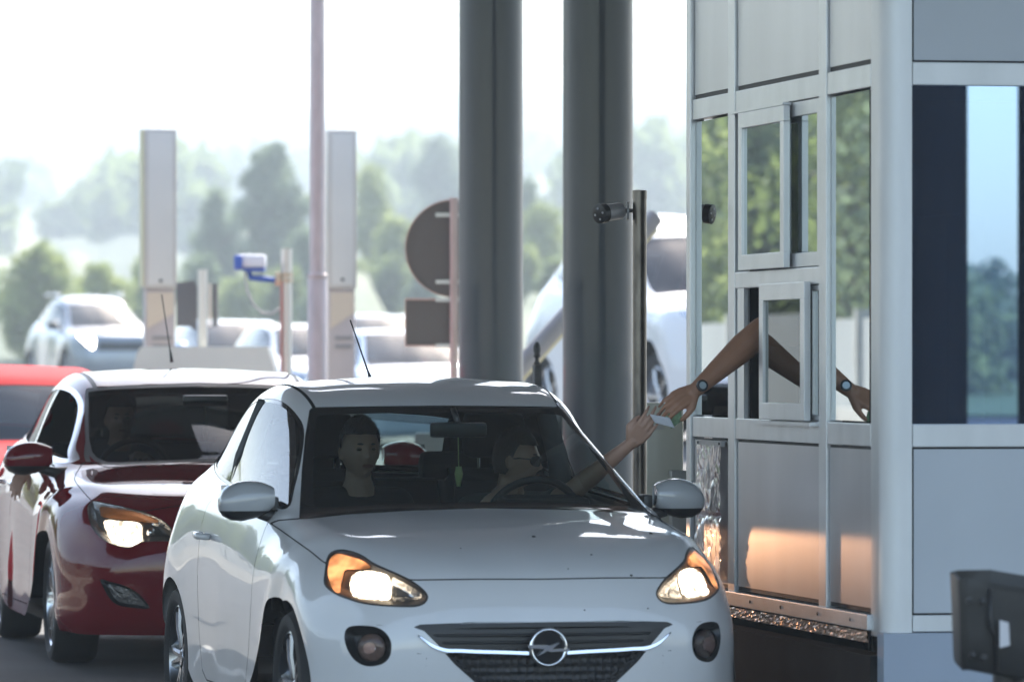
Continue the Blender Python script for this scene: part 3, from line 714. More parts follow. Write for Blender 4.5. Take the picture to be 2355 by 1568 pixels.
# headlights
for sgn in (-1, 1):
    mm = (lambda s_: s_.mirror()) if sgn < 0 else (lambda s_: s_)
    inner, rim_ = hl.split(hp(hl)+4.5)
    hpi = lambda s_: hp(s_)+4.5
    root = mm(rim_).offset(-.002).build('headlight', LAMPD, wr)
    bw = bowl(inner, hpi, .045, 1.4)
    keepP = inner.P.copy(); bw_src = Skin(inner.P, inner.N, np.concatenate([inner.W, bw.P-inner.P], 1), inner.F)
    def place(s_, extra=0):
        return Skin(s_.P+s_.W[:, 2:5]*(1+extra), s_.N, s_.W, s_.F)
    low, rest = bw_src.split(px_phi(wc, LOWB)(bw_src))
    amb, rest = rest.split(px_phi(wc, AMBR)(rest))
    hib, rest = rest.split(px_phi(wc, HIB)(rest))
    mm(place(rest)).build('housing', LAMPD, root, False)
    mm(place(low, -.3)).build('lit_reflector', EM_LOW, root, False)
    mm(place(amb, -.5)).build('amber_reflector', EM_AMB, root, False)
    mm(place(hib, -.1)).build('chrome_reflector', LAMPC, root, False)
    mm(inner).offset(-.001).build('lens', LENS, root)
    # fog lamp
    root = mm(bowl(fo, fp, .055, 1.6)).build('fog_light', BLK, wr, False)
    cpx = c3([(640, 1190)])[0]; c = wc.hit([cpx], -1)[0]*np.array([-sgn if False else (1 if sgn < 0 else -1), 1, 1])
    nrm = Vector((sgn*.42, -.9, 0)).normalized()
    a = Vector(c)-nrm*.032; m = MB(); m.tube([a, a+nrm*.016], [.052, .052], 32); m.build('fog_reflector', FOGR, root, True, 40)
    MB().tube([a+nrm*.0165, a+nrm*.024, a+nrm*.027], [.052, .045, .02], 32).build('fog_lens', LENS, root, True)
    MB().tube([a+nrm*.004, a+nrm*.022], [.056, .056], 32, cap=False).build('fog_ring', BLKG, root, True)
# grille
gb = bowl(gr, gp, .05, 2.2)
g2 = gb.join(gb.mirror())
up_, lo_ = g2.split(.485-g2.P[:, 2])
GRM = mat('grille_mesh', (.02, .02, .022), .4)
nt = GRM.node_tree; vo = nt.nodes.new('ShaderNodeTexVoronoi'); vo.inputs['Scale'].default_value = 34; vo.inputs['Randomness'].default_value = .12; vo.feature = 'F1'; tc = nt.nodes.new('ShaderNodeTexCoord'); bp = nt.nodes.new('ShaderNodeBump'); bp.inputs['Distance'].default_value = .02
nt.links.new(tc.outputs['Object'], vo.inputs['Vector']); nt.links.new(vo.outputs['Distance'], bp.inputs['Height']); nt.links.new(bp.outputs[0], nt.nodes['Principled BSDF'].inputs['Normal'])
gro = up_.build('grille', BLK, wr); lo_.build('grille_mesh', GRM, gro)
for k, z_ in enumerate((.565, .535, .508)):
    xe = .47-.0*k; pts = [(x, -.765+.16*abs(x)**2.0*1.15+.012, z_) for x in np.linspace(-xe+.03*k, xe-.03*k, 17)]
    MB().tube(pts, .006, 6).build('grille_slat', BLK, gro, True)
barL = c3([(1165,1045),(1205,1085),(1250,1125),(1310,1165),(1390,1200),(1490,1222),(1640,1232),(1800,1236)])+[(1160,1500.5),(1215,1502)]
BP = wc.hit(barL, -1, wc.full); BP = smooth_poly(BP, 4, False)
def bar(P, sg):
    m = MB(); v = []; f = []
    for i, p in enumerate(P):
        hh = .0035+.0055*min(1, i/12); v += [(p[0]*sg, p[1]-.004, p[2]-hh), (p[0]*sg, p[1]-.012, p[2]-hh*.3), (p[0]*sg, p[1]-.010, p[2]+hh), (p[0]*sg, p[1]+.01, p[2]+hh), (p[0]*sg, p[1]+.01, p[2]-hh)]
    for i in range(len(P)-1):
        for k in range(5): f.append((i*5+k, i*5+(k+1) % 5, (i+1)*5+(k+1) % 5, (i+1)*5+k))
    return m.add(v, f)
m = bar(BP, 1); m2 = bar(BP, -1); m.add(m2.v, m2.f); m.build('chrome_bar', CHR, wr, True, 40)
# round badge with the bolt
bx, by, bz = 0, -.812, 1.54-(1487-HY)/622
bt = math.radians(0)
m = MB().tube([(bx+.066*math.cos(a), by, bz+.066*math.sin(a)) for a in np.linspace(0, 2*math.pi, 49)[:-1]], .0075, 10, closed=True)
bdg = m.build('badge', CHR, wr, True)
bolt = [(-.078,.006),(-.02,.008),(.018,.012),(-.002,-.004),(.078,-.004),(.078,-.013),(.02,-.014),(-.012,-.026),(-.036,-.034),(-.012,-.010),(.004,.0),(-.078,-.004)]
bolt = [(-.080,.010),(-.008,.010),(.004,.006),(.040,.017),(.012,-.006),(.078,-.004),(.078,-.014),(.004,-.016),(-.006,-.012),(-.040,-.030),(-.018,-.006),(-.080,.000)]
MB().prism(bolt, by-.014, by+.002, lambda a, b, d: (a, d, bz+b)).build('bolt_emblem', CHR, bdg)
MB().lathe([(.001, 0), (.060, 0), (.060, .006), (.001, .006)], 40, 'Y', (0, by+.004, bz)).build('badge_disc', BLKG, bdg)
# mirrors, handles, wipers, wheels
for sg in (-1, 1):
    mirror_shell(wr, .768, .575, 1.006, .212, .080, .085, mat('shaded_mirror_paint', (.40, .41, .42), .35, 0, 1.0), sg, .50)  # white body paint made darker: shade put into the mirror shells' colour
    wheel(wr, sg*.835, -.09, .305, .305, .2, sg, 5, (-.16, .16), .222, .045, mat('dark_alloy', (.30, .31, .33), .25, 1))
    wheel(wr, sg*.838, 2.311, .305, .305, .2, sg, 5, (-.16, .16), .222, .045, MATS['dark_alloy'])
    for yy in (-.09, 2.311): wheel_well(wr, sg, yy, .30, .352, .56, .80)
    hd = MB().tube([(sg*.848, 1.50, .835), (sg*.878, 1.52, .838), (sg*.882, 1.60, .840), (sg*.876, 1.67, .842), (sg*.846, 1.69, .842)], [.012, .014, .015, .014, .012], 12).build('door_handle', PAINT_W, wr, True)
    MB().box((sg*.755-.02, .60, .94), (sg*.755+.02, .70, 1.02), .012).build('mirror_foot', BLK, wr, True, 50)
def wiper(parent, P, r=.006): MB().tube(P, r, 8).build('wiper', BLK, parent, True)
m = MB(); 
tr = []
for sg in (-1, 1):
    q = wc.full
antenna(wr, -.02, 2.22, 1.452, .27, (-.28, .35))
# cabin
MB().box((-.70, .42, .55), (.70, .80, .93), .06).build('dashboard', TRIM, wr, True, 50)
MB().box((-.66, .30, .90), (.66, .62, .955), .02).build('dash_top', TRIM, wr, True, 50)
MB().box((.16, .55, .9), (.52, .78, 1.02), .05).build('instrument_hood', TRIM, wr, True, 50)
steering(wr, (.345, .86, .915), .185)
seat(wr, .36, 1.35); seat(wr, -.36, 1.38)
MB().box((-.62, 2.05, .45), (.62, 2.2, 1.06), .05).build('rear_seat', SEATM, wr, True, 50)
for x in (-.3, .3): MB().box((x-.13, 2.12, 1.0), (x+.13, 2.22, 1.17), .04).build('rear_headrest', SEATM, wr, True, 50)
MB().box((-.6, 2.25, .98), (.6, 2.55, 1.0)).build('parcel_shelf', TRIM, wr)
for sg in (-1, 1): MB().tube([(sg*.70, 1.75, .9), (sg*.66, 1.72, 1.15), (sg*.58, 1.66, 1.38)], [.05, .045, .04], 10).build('pillar_trim', mat('light_trim', (.10, .11, .115), .8), wr, True)
rm = MB().box((-.105+.02, .80, 1.245), (.125+.02, .83, 1.305), .014).build('rear_view_mirror', BLK, wr, True, 50)
MB().tube([(.03, .82, 1.30), (.02, .86, 1.36)], .012).build('mirror_stalk', BLK, rm, True)
MB().tube([(.03, .815, 1.245), (.032, .815, 1.12)], .002, 6).tube([(.032, .815, 1.13), (.032, .815, 1.10), (.032, .815, 1.05)], [.012, .017, .008], 10).build('hanging_freshener', mat('freshener', (.35, .42, .18), .4), rm, True)
m = MB().tube([(.03, 1.0, 1.19), (.03, 1.0, 1.15)], .003)

for sd_, pp, r_ in ((1, (1227, 1234), .0085), (1, (1497, 1227), .0075), (1, (1452, 1322), .006), (1, (1360, 1275), .004), (1, (1306, 1308), .003), (1, (1345, 1402), .004), (-1, (1060, 1260), .003), (1, (1490, 1398), .0035)):
    p = wc.hit([pp], sd_)[0]; MB().tube([tuple(p+np.array([0, -.0004, .0006])), tuple(p+np.array([0, -.0016, .0022]))], [r_, r_*.5], 9).build('insect_mark', mat('insect_brown', (.03, .025, .02), .8), wr, True)

# ------------------------------------------------------------------ the red family hatchback behind
def remap(yk, zk=(1.03, 1.018), wx=1.055, lift=.07, net=ADAM, zadd=0):
    """stretch the net to another car: yk = new y for (-.80, .20, 1.0, 2.311, 2.90)"""
    out = []
    for st in net:
        row = []
        for x, y, z in st:
            y2 = float(np.interp(y, (-.80, .20, 1.0, 2.311, 2.90), yk)); k = zk[0]+(zk[1]-zk[0])*min(max((z-1.38)/.1, 0), 1)
            z2 = z*k+lift*math.exp(-((z-.74)/.13)**2)*min(max((.3-y)/.6, 0), 1)+zadd*min(max((z-.3)/.5, 0), 1)
            row.append((x*wx, y2, z2))
        out.append(row)
    return out
ASTRA = remap((-.93, .22, 1.12, 2.685, 3.48), wx=1.125, lift=.035)
rc = Car('red_family_car', 'dark red family hatchback with lit headlights waiting behind the white car', 'car', (-1.465, 29.45, 0), 10.8, ASTRA, AK, 10, 11)
rc.full = rc.skin; r0 = rc.root
def ca3(p): return [(x*.4993, 785+y*.4993) for x, y in p]
def c8(p): return [(x*.2294, 817.7+y*.2294) for x, y in p]
RHL = smooth_poly(ca3([(403,790),(405,750),(430,733),(480,742),(560,758),(640,778),(700,798),(760,830),(800,870),(820,905),(812,918),(740,920),(655,925),(600,950),(540,942),(490,922),(450,892),(420,850)]), 4)
RLOW = smooth_poly(ca3([(480,818),(560,822),(645,832),(650,880),(650,918),(600,942),(540,934),(505,905),(482,860)]), 3)
RHI = smooth_poly(ca3([(662,838),(740,848),(780,870),(808,908),(740,912),(665,915)]), 3)
RAMB = smooth_poly(ca3([(462,757),(540,768),(640,788),(735,826),(700,832),(600,820),(475,805),(460,780)]), 3)
RFOG = smooth_poly(ca3([(460,1093),(510,1106),(570,1122),(625,1150),(662,1185),(690,1228),(640,1228),(560,1218),(515,1195),(480,1140)]), 3)
RWS = [(197,893),(250,888),(330,884),(458,880),(760,880),(760,1061),(458,1062),(321,1068),(275,1070),(241,1069),(218,1060),(204,1046),(196,1018),(194,960)]
RWG = [(203,900),(250,895),(330,891),(458,887),(760,887),(760,1053),(458,1054),(321,1060),(275,1062),(246,1061),(224,1052),(212,1038),(205,1010),(203,960)]
RHOOD = c8([(3200,1480),(1996,1483),(1700,1515),(1440,1560),(1250,1520),(1000,1475),(915,1450),(840,1370),(760,1270),(745,1230),(770,1170),(820,1090),(870,1060),(930,1070),(1050,1110),(1200,1116),(1996,1075),(3200,1070)])
RSW = smooth_poly([(.50,1.02),(.66,1.10),(.84,1.20),(1.04,1.30),(1.25,1.375),(1.5,1.41),(1.9,1.42),(2.3,1.40),(2.65,1.35),(2.95,1.265),(3.02,1.20),(2.9,1.15),(2.6,1.11),(2.1,1.075),(1.5,1.045),(.9,1.03)], 4)
RGRI = [(470,1200),(523,1200),(760,1195),(760,1262),(523,1270),(486,1262)]
G = Gaps(); sk = rc.skin
for cy in (0, 2.685): _, sk = sk.split(side_phi(circle(cy, .315, .365))(sk))
ws, sk = sk.split(px_phi(rc, RWS, ymax=1.4, zmin=.85)(sk))
hp = px_phi(rc, RHL, ymax=.4); hl, sk = sk.split(hp(sk))
fp = px_phi(rc, RFOG, ymax=.2); fo, sk = sk.split(fp(sk))
gp = px_phi(rc, RGRI, ymax=0); gr, sk = sk.split(gp(sk))
rsp = side_phi(RSW); sw, sk = sk.split(rsp(sk))
rw, sk = sk.split(np.maximum(np.abs(sk.W[:, 0]-24.05)-.95, sk.W[:, 1]-3.3)*.1)
hood, sk, g = cut_gap(sk, px_phi(rc, RHOOD, ymax=1.0), 1.0); G.add(g)
D1 = [(.62,1.0),(.60,.85),(.62,.65),(.66,.45),(.70,.30),(.78,.27),(1.72,.27),(1.76,.32),(1.76,1.06)]
D2 = [(1.77,1.06),(1.77,.32),(1.8,.27),(2.30,.27),(2.34,.45),(2.50,.68),(2.66,.80),(2.72,.95),(2.74,1.12)]
d1, sk, g = cut_gap(sk, side_phi(D1), .003); G.add(g)
d2, sk, g = cut_gap(sk, side_phi(D2), .003); G.add(g)
sk, g = line_gap(sk, side_phi([(-.33,.66),(-.36,.70),(-.42,.76)], closed=False), .002); G.add(g)
dit, sk = sk.split(np.where((sk.W[:, 0] > 12.4) & (sk.W[:, 0] < 23.3), np.abs(sk.W[:, 1]-3.55-np.clip(sk.W[:, 0]-16.5, -4, 0)*-.01)*.11-.010, 9))
dit.join(dit.mirror()).offset(-.002).build('roof_strip', mat('grey_rubber', (.04, .042, .046), .45), r0)
sk.join(sk.mirror()).build('body', PAINT_R, r0)
hood.join(hood.mirror()).build('bonnet', PAINT_R, r0)
for d in (d1, d2):
    for sg in (-1, 1): (d.mirror() if sg < 0 else d).build('door', PAINT_R, r0)
G.build(r0)
wi, wb = ws.split(px_phi(rc, RWG, ymax=1.4, zmin=.85)(ws))
o = wi.join(wi.mirror()).offset(-.003).build('windscreen', WGL2, r0)
wb.join(wb.mirror()).offset(-.002).build('windscreen_rim', MATS['grey_rubber'], o)
CHS = mat('satin_chrome', (.72, .73, .75), .22, 1)
si, sf = sw.split(rsp(sw)+.022)
bp1, si = si.split(np.abs(si.P[:, 1]-(1.79+(si.P[:, 2]-1.05)*.12))-.028)
bp2, si = si.split(np.abs(si.P[:, 1]-(2.62+(si.P[:, 2]-1.1)*.45))-.020)
for sg in (-1, 1):
    mm = (lambda s_: s_.mirror()) if sg < 0 else (lambda s_: s_)
    mm(sf).offset(.001).build('chrome_trim', CHS, r0)
    [mm(q).offset(-.001).build('window_pillar', CHS, r0) for q in (bp1, bp2)]
    f1, rest = si.split(si.P[:, 1]-(1.79+(si.P[:, 2]-1.05)*.12)); f2, f3 = rest.split(rest.P[:, 1]-(2.62+(rest.P[:, 2]-1.1)*.45))
    for q in ((f2, f3) if sg < 0 else (f1, f2, f3)): mm(flat_pane(q)).build('side_window', glass('tinted_side_glass', (.12, .12, .13), 1.4, .35), r0)
rg, rb = rw.split(np.maximum(np.abs(rw.W[:, 0]-24.05)-.8, rw.W[:, 1]-3.0)*.1)
rg.join(rg.mirror()).offset(-.003).build('rear_window', glass('dark_glass', (.07, .08, .08), 1.5, .5), r0)
rb.join(rb.mirror()).offset(-.003).build('rear_window_rim', BLKG, r0)
full = sk.join(sk.mirror()); top, _ = full.split(.92-full.P[:, 2]); top.offset(-.022).build('headlining', TRIM, r0)
MB().box((-.83, .15, .17), (.83, 3.0, .24)).box((-.6, -.5, .17), (.6, .4, .5)).build('underbody', TRIM, r0)
EMR = emit('lit_headlamp_far', (1, .84, .62), 1.7, 40, (1, 1, .25), .15)
AMBD = mat('amber_glass', (.55, .22, .08), .25, .3, bump=(60, .6, .004))
for sg in (-1, 1):
    mm = (lambda s_: s_.mirror()) if sg < 0 else (lambda s_: s_)
    inner, rim_ = hl.split(hp(hl)+2.0); hpi = lambda s_: hp(s_)+2.0
    root = mm(rim_).offset(-.002).build('headlight', LAMPD, r0)
    bw = bowl(inner, hpi, .045, 1.6, scale=1/450.)
    src = Skin(inner.P, inner.N, np.concatenate([inner.W, bw.P-inner.P], 1), inner.F)
    place = lambda s_, e=0: Skin(s_.P+s_.W[:, 2:5]*(1+e), s_.N, s_.W, s_.F)
    low, rest = src.split(px_phi(rc, RLOW)(src)); amb, rest = rest.split(px_phi(rc, RAMB)(rest)); hib, rest = rest.split(px_phi(rc, RHI)(rest))
    mm(place(rest)).build('housing', LAMPC, root, False)
    mm(place(low, -.3)).build('lit_reflector', EMR, root, False)
    mm(place(amb, -.5)).build('amber_reflector', AMBD, root, False)
    mm(place(hib)).build('dark_reflector', LAMPD, root, False)
    mm(inner).offset(-.001).build('lens', LENS, root)
    c = rc.hit(ca3([(700, 880)]), -1)[0]*np.array([-sg if sg > 0 else 1, 1, 1]); c = Vector((abs(c[0])*sg, c[1]+.035, c[2]))
    MB().tube([c+Vector((0, .01, 0)), c+Vector((0, -.012, 0))], .022, 20).build('projector_ring', CHR, root, True)
    fb = mm(bowl(fo, fp, .04, 1.5, scale=1/450.)).build('fog_light', BLK, r0, False)
    fi, _ = fo.split(fp(fo)+6); fi, _ = fi.split(fi.P[:, 2]*-1+.40) if False else (fi, None)
    mm(fi).offset(-.018).build('fog_reflector', mat('fog_glass', (.16, .16, .17), .15, .7, bump=(50, .8, .006)), fb, False)
gb = bowl(gr, gp, .04, 2, scale=1/450.); gro = gb.join(gb.mirror()).build('grille', BLK, r0, False)
bp_ = rc.hit([(523-k*4, 1225) for k in range(10)], -1, rc.full); m = MB().tube([(p[0]*s_, p[1]-.002, p[2]) for s_, seq in ((1, bp_[::-1]), (-1, bp_[1:])) for p in seq], .012, 8).build('chrome_bar', CHR, gro, True)
for sg in (-1, 1):
    mirror_shell(r0, .875, .42, 1.045, .25, .088, .09, PAINT_R, sg, .45)
    for yy in (0, 2.685): wheel_well(r0, sg, yy, .315, .372, .64, .88)
    for yy in (0, 2.685): wheel(r0, sg*.925, yy, .325, .325, .215, sg, 10, (-.09, .09), .245, .018)
    for yy in (1.62, 2.52): MB().tube([(sg*.935, yy-.10, .885), (sg*.967, yy-.08, .888), (sg*.972, yy, .890), (sg*.967, yy+.07, .892), (sg*.935, yy+.09, .892)], [.012, .014, .015, .014, .012], 12).build('door_handle', CHS, r0, True)
    MB().lathe([(.001, 0), (.018, 0), (.014, .012*sg), (.001, .014*sg)], 16, 'X', (sg*.930, .42, .72)).build('side_repeater', LENS, r0, True)
antenna(r0, .02, 2.45, 1.545, .38, (-.14, .1))
MB().box((-.74, .48, .55), (.74, .95, .97), .06).build('dashboard', TRIM, r0, True, 50)
MB().box((-.70, .36, .94), (.70, .72, .995), .02).build('dash_top', TRIM, r0, True, 50)
steering(r0, (-.37, 1.02, .96), .19)
seat(r0, .38, 1.6, .55); seat(r0, -.38, 1.62, .55)
MB().box((-.66, 2.35, .45), (.66, 2.5, 1.1), .05).build('rear_seat', SEATM, r0, True, 50)
rm = MB().box((-.12, .90, 1.31), (.12, .93, 1.37), .014).build('rear_view_mirror', BLK, r0, True, 50)
MB().tube([(0, .915, 1.31), (.003, .915, 1.20)], .002, 6).tube([(0, .915, 1.20), (0, .915, 1.17), (0, .915, 1.13)], [.010, .016, .006], 10).build('hanging_charm', mat('charm', (.4, .38, .3), .4), rm, True)
P = rc.hit([(300, 1066), (360, 1060), (430, 1053)], -1, rc.full)

# ------------------------------------------------------------------ the cars waiting farther out
SUVN = remap((-.85, .30, 1.25, 2.65, 3.45), (1.13, 1.16), 1.06, .12)
SALN = remap((-.95, .25, 1.15, 2.70, 3.55), (1.02, .985), 1.04, .05)
def far_car(name, label, O, yaw, net, yk, zk, paint, roof_bars=False, wr_=.33, su=5, sv=5, lit=False, wtop=16.65):
    c = Car(name, label, 'car', O, yaw, net, AK, su, sv, group='cars queueing beyond the booths'); r_ = c.root; sk = c.skin
    ym = lambda y: float(np.interp(y, (-.80, .20, 1.0, 2.311, 2.90), yk))
    for cy in (0, 2.311): _, sk = sk.split(side_phi(circle(ym(cy), wr_-.02, wr_+.04, 28))(sk))
    ws, sk = sk.split(np.maximum(np.abs(sk.W[:, 0]-(12.15+wtop)/2)-(wtop-12.15)/2, sk.W[:, 1]-3.6)*.1)
    SW = np.array([(ym(y), z*(zk[0]+(zk[1]-zk[0])*min(max((z-1.38)/.1, 0), 1))) for y, z in SWIN]); p = side_phi(SW); sw, sk = sk.split(p(sk))
    rw, sk = sk.split(np.maximum(np.abs(sk.W[:, 0]-24.05)-.95, sk.W[:, 1]-3.3)*.1)
    hl, sk = sk.split(np.maximum(np.abs(sk.W[:, 0]-(5.6+.45*(sk.W[:, 1]-5)))-.75, np.abs(sk.W[:, 1]-5.2)-1.7)*.1)
    gr, sk = sk.split(np.maximum(np.abs(sk.W[:, 0]-4.6)-.6, sk.W[:, 1]-3.0)*.1)
    tl, sk = sk.split(np.maximum(np.abs(sk.W[:, 0]-24.6)-1.3, np.abs(sk.W[:, 1]-6.5)-.9)*.1)
    sk.join(sk.mirror()).build('body', paint, r_)
    fg = glass('far_glass', (.10, .13, .15), 1.5, 1.2)
    ws.join(ws.mirror()).offset(-.003).build('windscreen', fg, r_)
    rw.join(rw.mirror()).offset(-.003).build('rear_window', fg, r_)
    g2 = gr.join(gr.mirror()).offset(-.01).build('grille', BLK, r_)
    for sg in (-1, 1):
        mm = (lambda s_: s_.mirror()) if sg < 0 else (lambda s_: s_)
        mm(sw).offset(-.004).build('side_window', fg, r_); mm(hl).offset(-.004).build('headlight', emit('lit_far_lamp', (1, .95, .85), 8) if lit else LAMPC, r_)
        mm(tl).offset(-.004).build('tail_light', mat('tail_red', (.45, .02, .02), .2, 0, .5), r_)
        zz = SW[0][1]+.03
        mirror_shell(r_, .86, ym(.55), zz+.03, .22, .085, .09, BLK if lit else paint, sg, .5)
        for yy in (0, 2.311): wheel(r_, sg*.87, ym(yy), wr_, wr_, .21, sg, 5, None, wr_*.68, .06)
        if roof_bars:
            z_ = 1.43*zk[1]; MB().tube([(sg*.60, ym(1.35), z_+.02), (sg*.60, ym(1.42), z_+.09), (sg*.60, ym(2.3), z_+.08), (sg*.59, ym(2.42), z_-.02)], .018, 8).build('roof_rail', CHS, r_, True)
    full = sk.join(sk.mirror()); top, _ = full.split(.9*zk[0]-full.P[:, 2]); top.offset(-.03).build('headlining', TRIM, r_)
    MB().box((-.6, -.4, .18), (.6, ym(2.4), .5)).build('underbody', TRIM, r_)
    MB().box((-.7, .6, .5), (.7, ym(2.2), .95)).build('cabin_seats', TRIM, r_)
    return c
SK = (-.85, .30, 1.25, 2.65, 3.45); SL = (-.95, .25, 1.15, 2.70, 3.55)
def fpt(x, Y): return ((x-CX)/F*Y, Y, gz(Y, (x-CX)/F*Y))
PS = mat('silver_paint', (.26, .29, .32), .3, .4, 1.0); PB = mat('pale_blue_paint', (.42, .50, .60), .3, .3, 1.0); PWH = mat('bright_white_paint', (.75, .75, .75), .35, 0, 1.0); PD = mat('navy_paint', (.05, .08, .13), .3, .3, 1.0)
PR2 = mat('bright_red_paint', (.60, .03, .04), .8, .0, 0, spec=.1)
far_car('red_van', 'bright red tall car seen over the dark red one at the left edge', (*lane_pt(-.15, 36.0), 0), 11.3, remap((-.85, .10, .75, 2.6, 3.4), (1.05, 1.03), 1.08, .05), (-.85, .10, .75, 2.6, 3.4), (1.05, 1.03), PR2, su=8, sv=8, wtop=15.7)
far_car('silver_suv', 'silver off-roader with a lit headlamp queueing at the far left', fpt(262, 104), 19, SUVN, SK, (1.13, 1.16), PS, True, .36, lit=True)
far_car('pale_saloon', 'pale blue car roof showing between the grey ticket towers', fpt(590, 80), 15, SALN, SL, (1.02, .985), PB)
far_car('pale_saloon', 'white car half hidden by the street lamp and its neighbour tower', fpt(770, 74), 16, SALN, SL, (1.02, .985), PWH)
far_car('pale_saloon', 'light blue car standing behind the back of the round road sign', fpt(985, 68), 14, SALN, SL, (1.02, .985), PB)
far_car('pale_saloon', 'navy car whose roof rises behind the light blue one', fpt(915, 90), 14, SALN, SL, (1.02, .985), PD)
far_car('white_suv', 'tall white off-roader with roof bars half hidden by the columns and the booth', fpt(1715, 52), 22, remap(SK, (1.36, 1.42), 1.12, .14), SK, (1.36, 1.42), PWH, True, .40, su=8, sv=8)

# ------------------------------------------------------------------ hills, trees, haze
LEAFS = {}
def leafmat(name, a, b):
    if name in MATS: return MATS[name]
    m = mat(name, a, .75); nt = m.node_tree; bs = nt.nodes['Principled BSDF']
    tc = nt.nodes.new('ShaderNodeTexCoord'); n = nt.nodes.new('ShaderNodeTexNoise'); n.inputs['Scale'].default_value = .9; n.inputs['Detail'].default_value = 5
    cr = nt.nodes.new('ShaderNodeValToRGB'); cr.color_ramp.elements[0].position = .35; cr.color_ramp.elements[1].position = .65
    cr.color_ramp.elements[0].color = (*a, 1); cr.color_ramp.elements[1].color = (*b, 1)
    nt.links.new(tc.outputs['Object'], n.inputs['Vector']); nt.links.new(n.outputs[0], cr.inputs[0]); nt.links.new(cr.outputs[0], bs.inputs['Base Color'])
    bs.inputs['Subsurface Weight'].default_value = 0
    tr = nt.nodes.new('ShaderNodeBsdfTranslucent'); mx = nt.nodes.new('ShaderNodeMixShader'); mx.inputs[0].default_value = .5
    out = nt.nodes['Material Output']; nt.links.new(cr.outputs[0], tr.inputs[0]); nt.links.new(bs.outputs[0], mx.inputs[1]); nt.links.new(tr.outputs[0], mx.inputs[2]); nt.links.new(mx.outputs[0], out.inputs[0])
    return m
LG = [leafmat('leaf_green', (.10, .14, .05), (.26, .32, .11)), leafmat('leaf_grey_green', (.10, .14, .085), (.22, .28, .16)), leafmat('leaf_yellow_green', (.16, .21, .07), (.38, .43, .16))]
BARK = mat('bark', (.10, .08, .06), .9)
def quads(C, s, rg):
    """many small leaf faces at centres C"""
    n = len(C); a = rg.normal(size=(n, 3)); a /= np.linalg.norm(a, axis=1, keepdims=True); b = rg.normal(size=(n, 3)); b -= a*(a*b).sum(1, keepdims=True); b /= np.linalg.norm(b, axis=1, keepdims=True)
    s = (s*rg.uniform(.6, 1.3, n))[:, None]; V = np.stack([C-a*s, C-b*s*.6, C+a*s, C+b*s*.6], 1).reshape(-1, 3)
    return V, np.arange(4*n).reshape(n, 4)
def fastmesh(name, V, Fq, m, parent=None):
    me = bpy.data.meshes.new(name); me.vertices.add(len(V)); me.vertices.foreach_set('co', V.astype(np.float32).ravel())
    me.loops.add(Fq.size); me.loops.foreach_set('vertex_index', Fq.astype(np.int32).ravel()); me.polygons.add(len(Fq)); me.polygons.foreach_set('loop_start', np.arange(0, Fq.size, 4, dtype=np.int32))
    me.update(); me.validate(); me.materials.append(m); o = bpy.data.objects.new(name, me); COL.objects.link(o)
    if parent is not None: o.parent = parent
    return o
def crown_pts(n, lobes, rg):
    """points spread through a cluster of uneven lobes (centre, radius)"""
    out = []; wts = np.array([l[1]**2 for l in lobes]); wts = wts/wts.sum()
    for (c, r, k), w_ in zip(lobes, wts):
        m = max(int(n*w_), 20); d = rg.normal(size=(m, 3)); d /= np.linalg.norm(d, axis=1, keepdims=True)
        rr = r*(rg.uniform(0, 1, m)**.4)*(1+.22*np.sin(d[:, 0]*5+k)*np.cos(d[:, 2]*6+k*2)); out.append(np.array(c)+d*rr[:, None]*np.array([1, 1, .9]))
    return np.concatenate(out)
def tree(label, X, Y, zb, H, Wd, kind=0, n=6000, seed=1, low=.18, leaf=None, group='trees beyond the queue', slim=1.0, name='leafy_tree'):
    rg = np.random.default_rng(seed); t = thing(name, label, 'tree', (X, Y, zb), 0, group)
    tr = MB().tube([(0, 0, -.5), (.1, 0, H*.2), (-.08, .1, H*.5), (.05, 0, H*.9)], [H*.03, H*.024, H*.015, H*.004], 10)
    for k in range(7):
        a = rg.uniform(0, 6.28); z0 = H*rg.uniform(.25, .7); l = Wd*.4
        tr.tube([(0, 0, z0), (l*.5*math.cos(a), l*.5*math.sin(a), z0+H*.08), (l*math.cos(a), l*math.sin(a), z0+H*.12)], [H*.010, H*.006, H*.002], 6)
    tr.build('trunk', BARK, t, True)
    lobes = []
    nl = 26
    for k in range(nl):
        f_ = (k+.5)/nl; z = H*(low+(1-low)*f_); env = math.sin(math.pi*min(1, .16+f_*.78))**.5*slim*rg.uniform(.82, 1.12)
        a = rg.uniform(0, 6.28); rad = Wd*.5*env*rg.uniform(.15, .62); lobes.append(((rad*math.cos(a), rad*math.sin(a), z-H*.04), Wd*rg.uniform(.22, .36)*max(env, .42), k))
    V, Q = quads(crown_pts(n, lobes, rg), leaf or max(.12, Wd*.045), rg)
    fastmesh('crown', V, Q, LG[kind], t); return t
TG = 'trees on the slope beyond the plaza'
def tpx(x, Y): return (x-CX)/F*Y
def tz(y, Y): return CH-(y-HY)/F*Y
